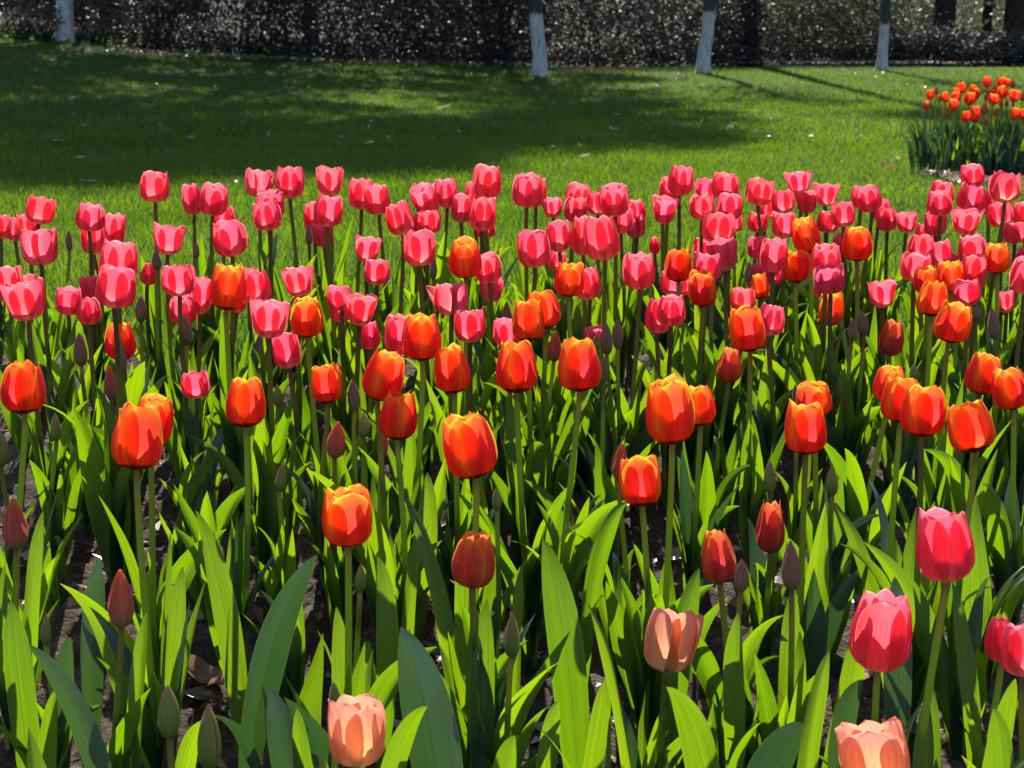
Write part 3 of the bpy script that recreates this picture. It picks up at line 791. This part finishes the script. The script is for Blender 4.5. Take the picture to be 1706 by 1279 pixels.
SPECIAL = {  # (px, py) of a flower in the photograph -> its own label
    (598, 1219): "pale peach tulip seen from above at the photo's bottom edge, beside a cut-off leaf",
    (1110, 1066): "pale peach tulip with one tepal pulled out, standing alone among broad leaves",
    (1464, 1260): "peach tulip cut off by the photo's bottom edge under the large pink tulips",
    (1579, 909): "largest upright deep pink tulip with a pale green foot, in front of orange ones",
    (1462, 1050): "large deep pink tulip leaning sideways, just above the cut-off peach tulip",
    (1668, 1066): "dark closing pink tulip beside the pink one cut by the photo's edge",
    (1704, 1084): "salmon pink tulip cut off by the photo's edge, next to a dark closed one",
    (580, 860): "wide-mouthed orange-red tulip above the lone peach one, standing clear of other flowers",
    (786, 933): "half-closed red-orange tulip with a dark streaked inside, lowest of the orange ones",
    (28, 873): "fat red bud at the photo's left edge above dark leaves",
    (203, 997): "pointed red bud on a thick stem above bare soil, left of centre",
    (283, 1186): "olive green bud low beside a pale taller bud at the bottom edge",
    (350, 1230): "pale grey-green bud with a pink tip at the photo's bottom edge",
    (1200, 926): "dull red closing tulip with a yellow-lit slit, beside a small grey bud",
    (1284, 878): "dull red fat bud opening orange at its tip, above a slim mauve bud",
    (1319, 942): "slim pointed mauve bud right under the dull red fat bud",
    (228, 729): "biggest orange-red tulip of a close pair, in front of its twin",
    (250, 698): "orange-red tulip hidden half behind the biggest one of its pair",
    (793, 741): "large orange-red tulip with yellow-edged tepals in the middle of the bed",
    (1120, 685): "largest vivid red-orange tulip with a close smaller one at its side",
}


def gather():
    out = []
    for ox, oy, s, txt in CROPS:
        for w in txt.split():
            c = w[0]; a = [float(q) / s for q in w[1:].split(',')]
            x0, y0, x1, y1 = a[0] + ox, a[1] + oy, a[2] + ox, a[3] + oy
            out.append(dict(c=c, cx=(x0 + x1) / 2, y0=y0, y1=y1, w=x1 - x0, h=y1 - y0))
    return out


REAL_W = dict(p=.054, w=.057, s=.055, k=.042, o=.054, q=.050, r=.034, b=.021, m=.022, e=.068, f=.064)
PLANT_H = dict(p=.45, w=.44, s=.44, k=.42, o=.45, q=.42, r=.37, b=.34, m=.38, e=.32, f=.36)
MATOF = dict(p='pink', w='pink', s='pink', k='pink', o='orange', q='dull', r='red_bud', b='green_bud', m='mauve_bud', e='peach', f='peach')
SHAPE = dict(p='p', w='w', s='s', k='k', o='o', q='k', r='r', b='b', m='b', e='e', f='s')


def plane_depth(px, py, hp):
    ds = np.linspace(1.5, 5.2, 800)
    P = CAM[None] + ds[:, None] * (FWD + (px - CXP) / FPX * RGT - (py - CYP) / FPX * UP)[None]
    e = P[:, 2] - gz(P[:, 0], P[:, 1]) - hp
    k = np.where(e <= 0)[0]
    return float(ds[k[0]]) if len(k) else 4.15


FL = gather()
for f in FL:
    dp = plane_depth(f['cx'], f['y1'], PLANT_H[f['c']] - 0.06)
    dsz = FPX * REAL_W[f['c']] / f['w']
    if f['c'] in 'bmr': dsz = dp
    f['d'] = float(np.clip(dp ** 0.62 * dsz ** 0.38, dp * 0.86, dp * 1.14))
    f['d'] = min(f['d'], 4.22)
    if f['y1'] > 1230: f['d'] = 1.93
    if abs(f['cx'] - 1462) < 3 and f['h'] > 120: f['d'] = 2.22
# flowers that would touch step apart along the line of sight
for it in range(40):
    for i, a in enumerate(FL):
        for b in FL[i + 1:]:
            if abs(a['cx'] - b['cx']) > 90 or abs(a['y1'] - b['y1']) > 110: continue
            pa = unproject(a['cx'], (a['y0'] + a['y1']) / 2, a['d']); pb = unproject(b['cx'], (b['y0'] + b['y1']) / 2, b['d'])
            ra = a['w'] * a['d'] / FPX / 2; rb = b['w'] * b['d'] / FPX / 2
            hor = math.hypot(pa[0] - pb[0], pa[1] - pb[1])
            need = (ra + rb) * 1.02
            if hor < need and abs(pa[2] - pb[2]) < 0.06:
                front, back = (a, b) if (a['y1'], a['d']) > (b['y1'], b['d']) else (b, a)
                st = min(0.012, (need - hor) * 0.5 + 0.002)
                front['d'] -= st; back['d'] += st

TR = np.random.default_rng(2024)


def stem_mesh(p1, r0, r1, r, mat):
    """From the origin to p1 with a soft bend."""
    p1 = np.asarray(p1, float)
    t = np.linspace(0, 1, 10)[:, None]
    m = p1 * 0.5 + np.array([r.normal() * 0.02, r.normal() * 0.016, 0])
    ctl = p1 * 0.85; ctl[:2] = p1[:2] + r.normal(size=2) * 0.003
    path = (1 - t)**3 * 0 + 3 * t * (1 - t)**2 * m * np.array([1, 1, 0.7]) + 3 * t**2 * (1 - t) * ctl + t**3 * p1
    v, f, uv = tube(path, np.linspace(r0, r1, 10), 9)
    return make_mesh("stem", v, f, mat, uv)


def add_leaves(root, stem_h, r, n, blue=0.22, scale=1.0, spread_=0.006, slim=1.0):
    a = r.uniform(0, 2 * PI)
    for k in range(n):
        L = stem_h * r.uniform(0.58, 0.92) * scale * (1.0 if k < 2 else 0.78)
        L = float(np.clip(L, 0.13, 0.36))
        kind = 'blue_leaf' if r.random() < blue else 'leaf'
        me = LEAVES[kind][r.integers(len(LEAVES[kind]))]
        o = put("leaf", me, root, (0, 0, 0.0 if k < 2 else r.uniform(0.02, 0.08)))
        fat = r.uniform(0.85, 1.25) * slim
        o.scale = (L, L * fat, L)
        o.rotation_euler = (r.normal() * 0.06, r.normal() * 0.06, a)
        o.location.x += spread_ * math.cos(a); o.location.y += spread_ * math.sin(a)
        a += 2.4 + r.normal() * 0.4


GROUPS = dict(p="pink tulips across the back of the bed", w="pink tulips across the back of the bed", s="pink tulips across the back of the bed", k="pink tulips across the back of the bed",
              o="orange-red tulips in the middle of the bed", q="orange-red tulips in the middle of the bed", r="red tulip buds in the bed", b="closed green tulip buds in the bed", m="closed mauve tulip buds in the bed",
              e="peach tulips at the front of the bed", f="peach tulips at the front of the bed")
LOOK = dict(p="cupped coral pink tulip", w="wide-open coral pink tulip", s="coral pink tulip with one flopping tepal", k="small closing deep pink tulip", o="orange-red tulip with yellow-edged tepals",
            q="dull red closing tulip", r="closed red tulip bud", b="closed grey-green tulip bud", m="closed mauve-brown tulip bud", e="pale peach tulip", f="pale peach tulip")
used = {}


def label_for(f, where):
    for (sx, sy), l in SPECIAL.items():
        if abs(sx - f['cx']) < 13 and abs(sy - (f['y0'] + f['y1']) / 2) < 13 and l not in used:
            used[l] = 1
            return l
    hid = ""
    for g in FL if where == 'bed' else []:
        if g is f or g['d'] >= f['d']: continue
        ox = min(f['cx'] + f['w'] / 2, g['cx'] + g['w'] / 2) - max(f['cx'] - f['w'] / 2, g['cx'] - g['w'] / 2)
        oy = min(f['y1'], g['y1']) - max(f['y0'], g['y0'])
        if ox > 0.3 * f['w'] and oy > 0.3 * f['h']:
            hid = " half behind " + {'p': "a pink", 'w': "a pink", 's': "a pink", 'k': "a pink", 'o': "an orange", 'q': "an orange"}.get(g['c'], "a bud").replace("a pink", "another" if f['c'] in 'pwsk' else "a pink")
            hid = hid.replace("an orange", "another" if f['c'] in 'oq' else "an orange") + ("" if "bud" in hid or "another" in hid else " one")
            break
    base = LOOK[f['c']]
    if f['c'] == 'o' and hid: base = "orange-red tulip"
    if f['c'] == 's' and hid: base = "floppy coral pink tulip"
    if where == 'far': base = {'o': "small orange-red tulip", 'r': "small red bud", 'q': "small closing red tulip", 'w': "small open orange tulip"}[f['c']] + " in the far bed"
    px = f['cx'] / 17.06; py = (f['y0'] + f['y1']) / 2 / 12.79
    l = f"{base}{hid}, {say(px)} percent across, {say(py)} percent down"
    n = 0
    while l in used:
        n += 1
        l = f"{base}{hid}, {say(px + (0.5 if n == 1 else -0.5))} percent across, {say(py + (n % 3) - 1)} percent down"
        if n > 6: break
    used[l] = 1
    return l


def tulip(f, where='bed'):
    r = np.random.default_rng(int(f['cx'] * 13 + f['y0'] * 7) & 0xFFFFFF)
    d = f['d']
    foot = unproject(f['cx'], f['y1'], d)
    a = math.atan2(f['y1'] - HORIZON, FPX)
    back = a * 0.55; a = a - back
    Wd = f['w'] * d / FPX; Hh = (f['h'] * d / FPX - 0.36 * Wd * math.sin(a) * (0 if f['c'] in 'bmr' else 1)) / math.cos(a)
    Hh = max(Hh, Wd * (0.95 if f['c'] not in 'w' else 0.8))
    bx = foot[0] + r.normal() * 0.012; by = foot[1] + r.normal() * 0.012
    bz = float(gz(bx, by)) - 0.01
    root = empty("tulip", (bx, by, bz))
    tag(root, label_for(f, where), "tulip", GROUPS[f['c']] if where == 'bed' else "orange tulips in the far bed")
    p1 = foot - np.array([bx, by, bz])
    thick = 0.0037 if f['c'] in 'bmr' else 0.0042
    put("stem", stem_mesh(p1 + np.array([0, 0, 0.002]), thick * 1.15, thick * 0.92, r, MAT['dark_stem' if f['c'] in 'pwsk' and d > 2.9 else 'stem']), root)
    cls = SHAPE[f['c']]
    big = f['w'] > 55 and f['c'] not in 'bm'
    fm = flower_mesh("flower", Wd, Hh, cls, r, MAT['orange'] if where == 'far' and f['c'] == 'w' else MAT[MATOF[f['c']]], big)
    if big:      # a large flower: each of its six tepals is a sub-part
        o = empty("flower", p1); o.parent = root
        for m in fm: put("petal", m, o)
    else:
        o = put("flower", fm, root, p1)
    tl = 0.05 if f['c'] in 'bmr' else 0.075
    o.rotation_euler = (r.normal() * tl - back, r.normal() * tl * 1.3, 0)
    n = int(r.choice([5, 6, 6, 7])) + (1 if 2.25 < d < 3.2 else 0)
    add_leaves(root, p1[2], r, n if where == 'bed' else 16, (0.22 if d < 2.6 else 0.12) if where == 'bed' else 0.85, 1.0 if where == 'bed' else 0.92, 0.006 if where == 'bed' else 0.06, 0.74 if d > 2.55 else 0.9)  # far bed: mostly the darker blue leaf, its colour standing in for partial shade
    f['stem'] = p1[2]; f['root'] = root
    return root


for f in FL:
    tulip(f)
h = np.array([f['stem'] for f in FL]); dd = np.array([f['d'] for f in FL])
print("tulips", len(FL), "stem", h.min(), h.mean(), h.max(), "depth", dd.min(), dd.max(), flush=True)

# far bed
FFL = []
for w in FAR.split():
    a = [float(q) / 5.327 for q in w[1:].split(',')]
    FFL.append(dict(c=w[0], cx=(a[0] + a[2]) / 2 + 1480, y0=a[1] + 100, y1=a[3] + 100, w=a[2] - a[0], h=a[3] - a[1]))
for f in FFL:
    f['d'] = FBd + 0.04 + 0.62 * float(np.clip((212 - f['y1']) / 72, 0, 1)) + 0.12 * TR.random()
    tulip(f, 'far')
hh = [f['stem'] for f in FFL]
print("far stems", min(hh), max(hh), FBd, flush=True)


# ------------------------------------------------------------------ leaves that stand out at the front, each in its place
def blade(name, B, Q, T, Wd, r, mat, turn, fold=0.5, nt_=22, nu=9):
    """Leaf from the foot B through the neck Q to the tip T, in the plant's own space."""
    t = np.linspace(0, 1, nt_)
    M = Q + (T - Q) * 0.55 + np.array([0, 0, 0.22 * np.linalg.norm(T - Q)])
    t1 = t[:, None]
    P = (1 - t1)**3 * B + 3 * t1 * (1 - t1)**2 * Q + 3 * t1**2 * (1 - t1) * M + t1**3 * T
    tan = np.gradient(P, axis=0); tan /= np.linalg.norm(tan, axis=1)[:, None]
    view = np.array([math.sin(turn), -math.cos(turn), 0.25])
    sid = np.cross(tan, view); sid /= np.linalg.norm(sid, axis=1)[:, None] + 1e-9
    nor = np.cross(sid, tan)
    tw = (r.uniform(-0.9, 0.9) * t**1.3)[:, None]
    sid, nor = sid * np.cos(tw) + nor * np.sin(tw), nor * np.cos(tw) - sid * np.sin(tw)
    w = Wd / 2 * np.clip(catmull([0, .08, .25, .5, .74, .9, .97, 1], [.40, .52, .88, 1.0, .72, .32, .12, .008], t), 0.01, 2)
    u = np.linspace(-1, 1, nu); U, T2 = np.meshgrid(u, t)
    fo = fold * (1 - 0.7 * t) + 0.06
    ph = r.uniform(0, 6, 2)
    wv = 0.10 * np.sin(T2 * r.uniform(6, 10) + ph[0] + (U > 0) * ph[1]) * U**2 * np.sin(PI * T2)
    v = P[:, None] + sid[:, None] * (U * (np.cos(fo) * w)[:, None])[..., None] + nor[:, None] * (-(np.abs(U)**1.25 * np.sin(fo)[:, None] + 2 * wv) * w[:, None])[..., None]
    return make_mesh(name, v.reshape(-1, 3), grid_faces(nt_, nu), mat, np.stack([(U + 1) / 2, T2], -1).reshape(-1, 2))


FRONT = [  # tip px, py; neck px, py; depth; width m; kind; turn; shift of the tip away from the lens
    (45, 1073, 195, 1290, 2.15, .042, 'blue_leaf', 0.3, -.05), (72, 850, 40, 1080, 2.45, .036, 'leaf', -0.4, .03), (245, 1018, 226, 1240, 2.25, .036, 'leaf', 0.5, .02),
    (326, 850, 398, 1090, 2.5, .048, 'leaf', 0.4, .05), (285, 884, 268, 1060, 2.5, .030, 'leaf', -0.7, .03), (305, 944, 282, 1130, 2.45, .040, 'leaf', 0.2, .03),
    (97, 1143, 70, 1260, 2.2, .032, 'leaf', 0.3, .0), (528, 925, 418, 1170, 2.4, .062, 'blue_leaf', 0.5, -.02), (450, 1146, 490, 1300, 2.1, .055, 'blue_leaf', 0.1, .0),
    (668, 1044, 742, 1300, 2.1, .085, 'blue_leaf', -0.25, .0), (712, 1176, 626, 1300, 2.0, .038, 'leaf', 0.6, -.03), (628, 926, 660, 1080, 2.4, .042, 'leaf', 0.2, .03),
    (670, 822, 757, 1020, 2.55, .040, 'leaf', 0.4, .05), (704, 868, 672, 1010, 2.6, .030, 'leaf', -0.8, .02), (812, 998, 795, 1200, 2.25, .046, 'leaf', 0.1, .03),
    (712, 786, 722, 920, 2.75, .045, 'leaf', 0.2, .03), (904, 896, 962, 1150, 2.35, .062, 'leaf', 0.1, .03), (999, 962, 1086, 1205, 2.25, .062, 'blue_leaf', 0.1, -.02),
    (978, 1003, 1060, 1240, 2.2, .034, 'leaf', 0.6, -.02), (1110, 1144, 1200, 1290, 2.05, .056, 'leaf', 0.3, .0), (1046, 836, 975, 920, 2.6, .040, 'leaf', -0.5, -.03),
    (1439, 1132, 1378, 1230, 2.2, .040, 'blue_leaf', -0.2, -.03), (1550, 1136, 1556, 1300, 2.1, .052, 'leaf', 0.0, .03), (1338, 1204, 1255, 1320, 2.0, .070, 'blue_leaf', 0.3, -.02),
    (1382, 1084, 1335, 1260, 2.15, .036, 'leaf', -0.5, .0), (1586, 968, 1628, 1150, 2.35, .038, 'leaf', 0.3, .03), (1389, 840, 1475, 1000, 2.55, .036, 'leaf', 0.5, .03),
    (118, 1062, 95, 1200, 2.35, .040, 'blue_leaf', 0.2, -.12), (930, 1166, 905, 1270, 2.2, .034, 'leaf', 0.4, .0), (1230, 1020, 1222, 1190, 2.3, .044, 'leaf', 0.1, .02),
    (1322, 975, 1312, 1120, 2.42, .036, 'leaf', -0.1, .02), (1165, 945, 1120, 1120, 2.4, .046, 'leaf', 0.2, .02), (870, 940, 858, 1120, 2.45, .034, 'leaf', 0.5, .02),
    (1692, 1130, 1665, 1280, 2.05, .040, 'leaf', 0.2, .0), (1490, 960, 1500, 1130, 2.4, .052, 'blue_leaf', 0.0, .02), (1655, 1180, 1690, 1310, 2.0, .050, 'leaf', 0.2, .0),
    (18, 1000, 30, 1180, 2.3, .052, 'leaf', 0.2, .02), (560, 1010, 575, 1180, 2.35, .036, 'leaf', 0.3, .02), (165, 930, 150, 1090, 2.5, .044, 'blue_leaf', 0.4, .0),
    (858, 1225, 820, 1320, 2.0, .040, 'leaf', -0.3, .0), (495, 1180, 505, 1300, 2.1, .030, 'leaf', 0.3, .0), (1440, 1000, 1420, 1180, 2.35, .040, 'leaf', 0.1, .0),
    (340, 1200, 285, 1300, 2.1, .034, 'leaf', -0.2, -.02), (1010, 1130, 1000, 1260, 2.2, .038, 'leaf', 0.2, .0), (770, 905, 778, 1040, 2.5, .040, 'leaf', 0.0, .02),
]
FR = np.random.default_rng(99)
extra = []      # leafy plants that carry no flower
for tx, ty, nx, ny, d, wd, kind, turn, back in FRONT:
    Q = unproject(nx, ny, d); T = unproject(tx, ty, d + back)
    B = Q.copy(); B[:2] += (Q[:2] - T[:2]) * 0.12; B[2] = float(gz(B[0], B[1])) - 0.01
    if Q[2] < B[2] + 0.03: Q[2] = B[2] + 0.03
    best, root = 0.085, None
    for f in FL:
        dist = math.hypot(f['root'].location.x - B[0], f['root'].location.y - B[1])
        if dist < best: best, root = dist, f['root']
    for e in extra:
        dist = math.hypot(e.location.x - B[0], e.location.y - B[1])
        if dist < min(best, 0.07): best, root = dist, e
    if root is None:
        root = empty("tulip", B)
        tag(root, f"leafy tulip without a flower, tallest leaf tip {say(tx / 17.06)} percent across, {say(ty / 12.79)} percent down", "tulip", "leafy tulips without flowers at the front")
        extra.append(root)
    L0 = np.array(root.location)
    B2 = B.copy(); B2[:2] = B[:2] * 0.4 + L0[:2] * 0.6
    put("leaf", blade("leaf", B2 - L0, Q - L0, T - L0, wd * 0.74, FR, MAT[kind], turn, FR.uniform(0.3, 0.7)), root)
# more flowerless plants where the front of the bed would be bare
pts = [np.array(f['root'].location)[:2] for f in FL] + [np.array(e.location)[:2] for e in extra]
tries = 0; cnt = 0
while cnt < 16 and tries < 4000:
    tries += 1
    d = FR.uniform(1.85, 3.0); px = FR.uniform(-30, 1736)
    y = d * math.cos(PITCH) * 1.0; x = (px - CXP) / FPX * d
    if min(math.hypot(p[0] - x, p[1] - y) for p in pts) < 0.085: continue
    z = float(gz(x, y)) - 0.01
    root = empty("tulip", (x, y, z)); pts.append(np.array([x, y])); cnt += 1
    v = np.array([x, y, z + 0.2]) - CAM; dd_ = v @ FWD
    qx = CXP + FPX * (v @ RGT) / dd_; qy = CYP - FPX * (v @ UP) / dd_
    tag(root, f"flowerless tulip tuft of upright leaves, {say(qx / 17.06)} percent across, {say(qy / 12.79)} percent down", "tulip", "leafy tulips without flowers at the front")
    add_leaves(root, 0.33, FR, 5, 0.25)
    extra.append(root)
print("flowerless", len(extra), flush=True)


# ------------------------------------------------------------------ no blade grows across a flower: the flowers stand clear above the leaves
bpy.context.view_layer.update()
boxes = [(f['cx'], f['y0'], f['y1'], f['w'], f['d']) for f in FL if f['w'] > 20]
BX = np.array(boxes)
for o in [o for o in COL.objects if o.name.split('.')[0] == "leaf"]:
    n = len(o.data.vertices); co = np.empty(n * 3); o.data.vertices.foreach_get("co", co)
    M = np.array(o.matrix_world)
    w = co.reshape(-1, 3) @ M[:3, :3].T + M[:3, 3] - CAM
    dz = w @ FWD; px = CXP + FPX * (w @ RGT) / dz; py = CYP - FPX * (w @ UP) / dz
    near = BX[(BX[:, 4] > dz.min()) & (BX[:, 0] > px.min() - 40) & (BX[:, 0] < px.max() + 40) & (BX[:, 2] > py.min())]
    hit = False
    for cx, y0, y1, fw, fd in near:
        k = (dz < fd) & (np.abs(px - cx) < fw * 0.44) & (py > y0 + 2) & (py < y1 - 0.12 * (y1 - y0))
        if k.any(): hit = True; break
    if hit: bpy.data.objects.remove(o)


# ------------------------------------------------------------------ dry leaves
def dry_leaf_mesh(L, Wd, r, curl, pale=0.0):
    t = np.linspace(0, 1, 9); u = np.linspace(-1, 1, 7)
    U, T = np.meshgrid(u, t)
    w = Wd / 2 * np.clip(np.sin(PI * np.clip(t, 0.02, 0.985)) ** 0.7 * (1.15 - 0.4 * t), 0.02, 2)
    w = w[:, None] * (1 + 0.12 * np.sin(T * 15 + r.uniform(0, 6)))
    x = (T - 0.5) * L; y = U * w
    z = curl * L * ((U**2) * 0.35 + (T - 0.5)**2 * 0.9) + 0.03 * L * np.sin(U * 4 + T * 7 + r.uniform(0, 6)) + 0.02 * L
    return make_mesh("fallen_leaf", np.stack([x, y, z], -1).reshape(-1, 3), grid_faces(9, 7), MAT['dry'], np.stack([np.full(U.size, pale + (1 - pale) * r.random()), T.ravel()], -1))


LV = [  # px, py, size m, label
    (925, 1252, .065, "large grey crumpled dry leaf on the soil at the photo's bottom edge"), (340, 1160, .085, "big pale brown curled dry leaf on bare soil below the arching thin leaf"), (395, 1225, .05, "white bleached dry leaf scrap on soil near the photo's bottom edge"),
    (410, 1060, .05, "pale dry leaf between leaf blades on bare soil"), (425, 1250, .06, "whitish torn dry leaf lying low between two tulip stems"), (330, 1058, .045, "small pale dry leaf on the dark soil patch"),
    (930, 1135, .05, "brown dry leaf standing on edge in the soil gap"), (1440, 1155, .045, "bleached dry leaf on soil under the large pink tulip"),
    (97, 241, .085, "large pale leaf lying in the dark shade of the lawn, near its side"), (135, 271, .07, "dim grey leaf just below the large pale one on the lawn"), (148, 312, .075, "curled leaf casting a dark spot at the shade's edge on the lawn"),
    (975, 269, .10, "dark curled brown leaf at the shade's edge, mid lawn"), (965, 250, .07, "pale leaf just above the dark curled one, mid lawn"), (1022, 222, .08, "pale narrow leaf in mid lawn shade above the others"),
    (1028, 196, .075, "pale leaf highest of the mid lawn row of three"), (972, 174, .13, "long pale leaf on the lawn below the leaning white trunk"), (615, 245, .08, "dim flat leaf in the deepest lawn shade"),
    (1521, 242, .10, "bright white leaf at the far flower bed's edge on the lawn"), (1494, 273, .09, "pale leaf nearest the far flower bed on sunlit lawn"), (1483, 288, .10, "dark curled leaf beside the pale one on sunlit lawn"),
    (1216, 219, .09, "pale leaf in the lawn's shaded band, alone"), (1258, 152, .11, "pale leaf in the upper lawn under the slanting trunk shadow"), (298, 124, .13, "dark curled leaf on the upper lawn with a pale rim"),
    (288, 152, .09, "small pale leaf right below the dark curled one on the upper lawn"), (62, 152, .09, "dark speck-like leaf at the upper lawn's side"), (120, 170, .10, "pale flat leaf in the upper lawn shade"),
    (738, 185, .12, "pale upright leaf with a dark side in mid upper lawn"), (660, 165, .10, "curled brown leaf on the sunlit streak of upper lawn"), (1350, 233, .08, "dim leaf on the lawn between shade band and sunlit grass"),
    (520, 130, .12, "long pale leaf near the hedge on the upper lawn"), (1090, 145, .1, "dark leaf beside the third white trunk's shade"),
    (905, 410, .05, "bright leaf scrap in grass behind the pink tulips"),
]
for px, py, sz, lab in LV:
    P, d = on_ground(px, py)
    r = np.random.default_rng(int(px * 3 + py))
    onlawn = P[1] > BED_BACK
    o = put("fallen_leaf", dry_leaf_mesh(sz * (1.0 if onlawn else 0.9), sz * r.uniform(0.45, 0.7), r, r.uniform(0.1, 0.4) if onlawn else r.uniform(0.3, 1.0), 0.0 if 'brown' in lab or 'dark' in lab.split('leaf')[0] else 0.8), None, (P[0], P[1], P[2] + (0.028 if onlawn else 0.022)))  # pale value puts the sun's glint on lawn leaves into their colour
    o.rotation_euler = (r.normal() * 0.16, r.normal() * 0.16, r.uniform(0, 6))
    tag(o, lab, "leaf", "fallen leaves on the lawn" if onlawn else "dry leaves on the bed's soil")
# countless scraps
B = Bag(); r_ = np.random.default_rng(8)


def scrap(n, xs_, ys_, size, lift, clod=False):
    x = r_.uniform(xs_[0], xs_[1], n); y = r_.uniform(ys_[0], ys_[1], n)
    z = gz(x, y) + lift + (clods(x, y) if clod else 0)
    B.add(*leaf_cards(np.stack([x, y, z], -1), size, r_, 0.6, 0.7))


scrap(1500, (-1.2, 1.2), (1.5, 4.1), 0.016, 0.012, True)
scrap(420, (-1.2, 1.2), (1.5, 3.4), 0.042, 0.016, True)
scrap(110, (-2.3, 2.8), (4.5, 12), 0.022, 0.035)
scrap(200, (-6, 6.5), (12, 27), 0.042, 0.04)
scrap(90, (FB[0] - 0.36, FB[0] - 0.16), (FB[1] - 0.7, FB[1] + 0.2), 0.05, 0.04)
for a in range(16):      # under the hedge
    P, d = on_ground(180 + a * 95, 92 + min(16, a * 3))
    scrap(120, (P[0] - 0.5, P[0] + 0.5), (P[1] - 0.5, P[1] + 0.5), 0.06, 0.05)
tag(put("leaf_litter", B.mesh("leaf_litter", MAT['dry'], False)), "scattered tiny scraps of dry leaves on soil and lawn", "leaf litter", kind='stuff')
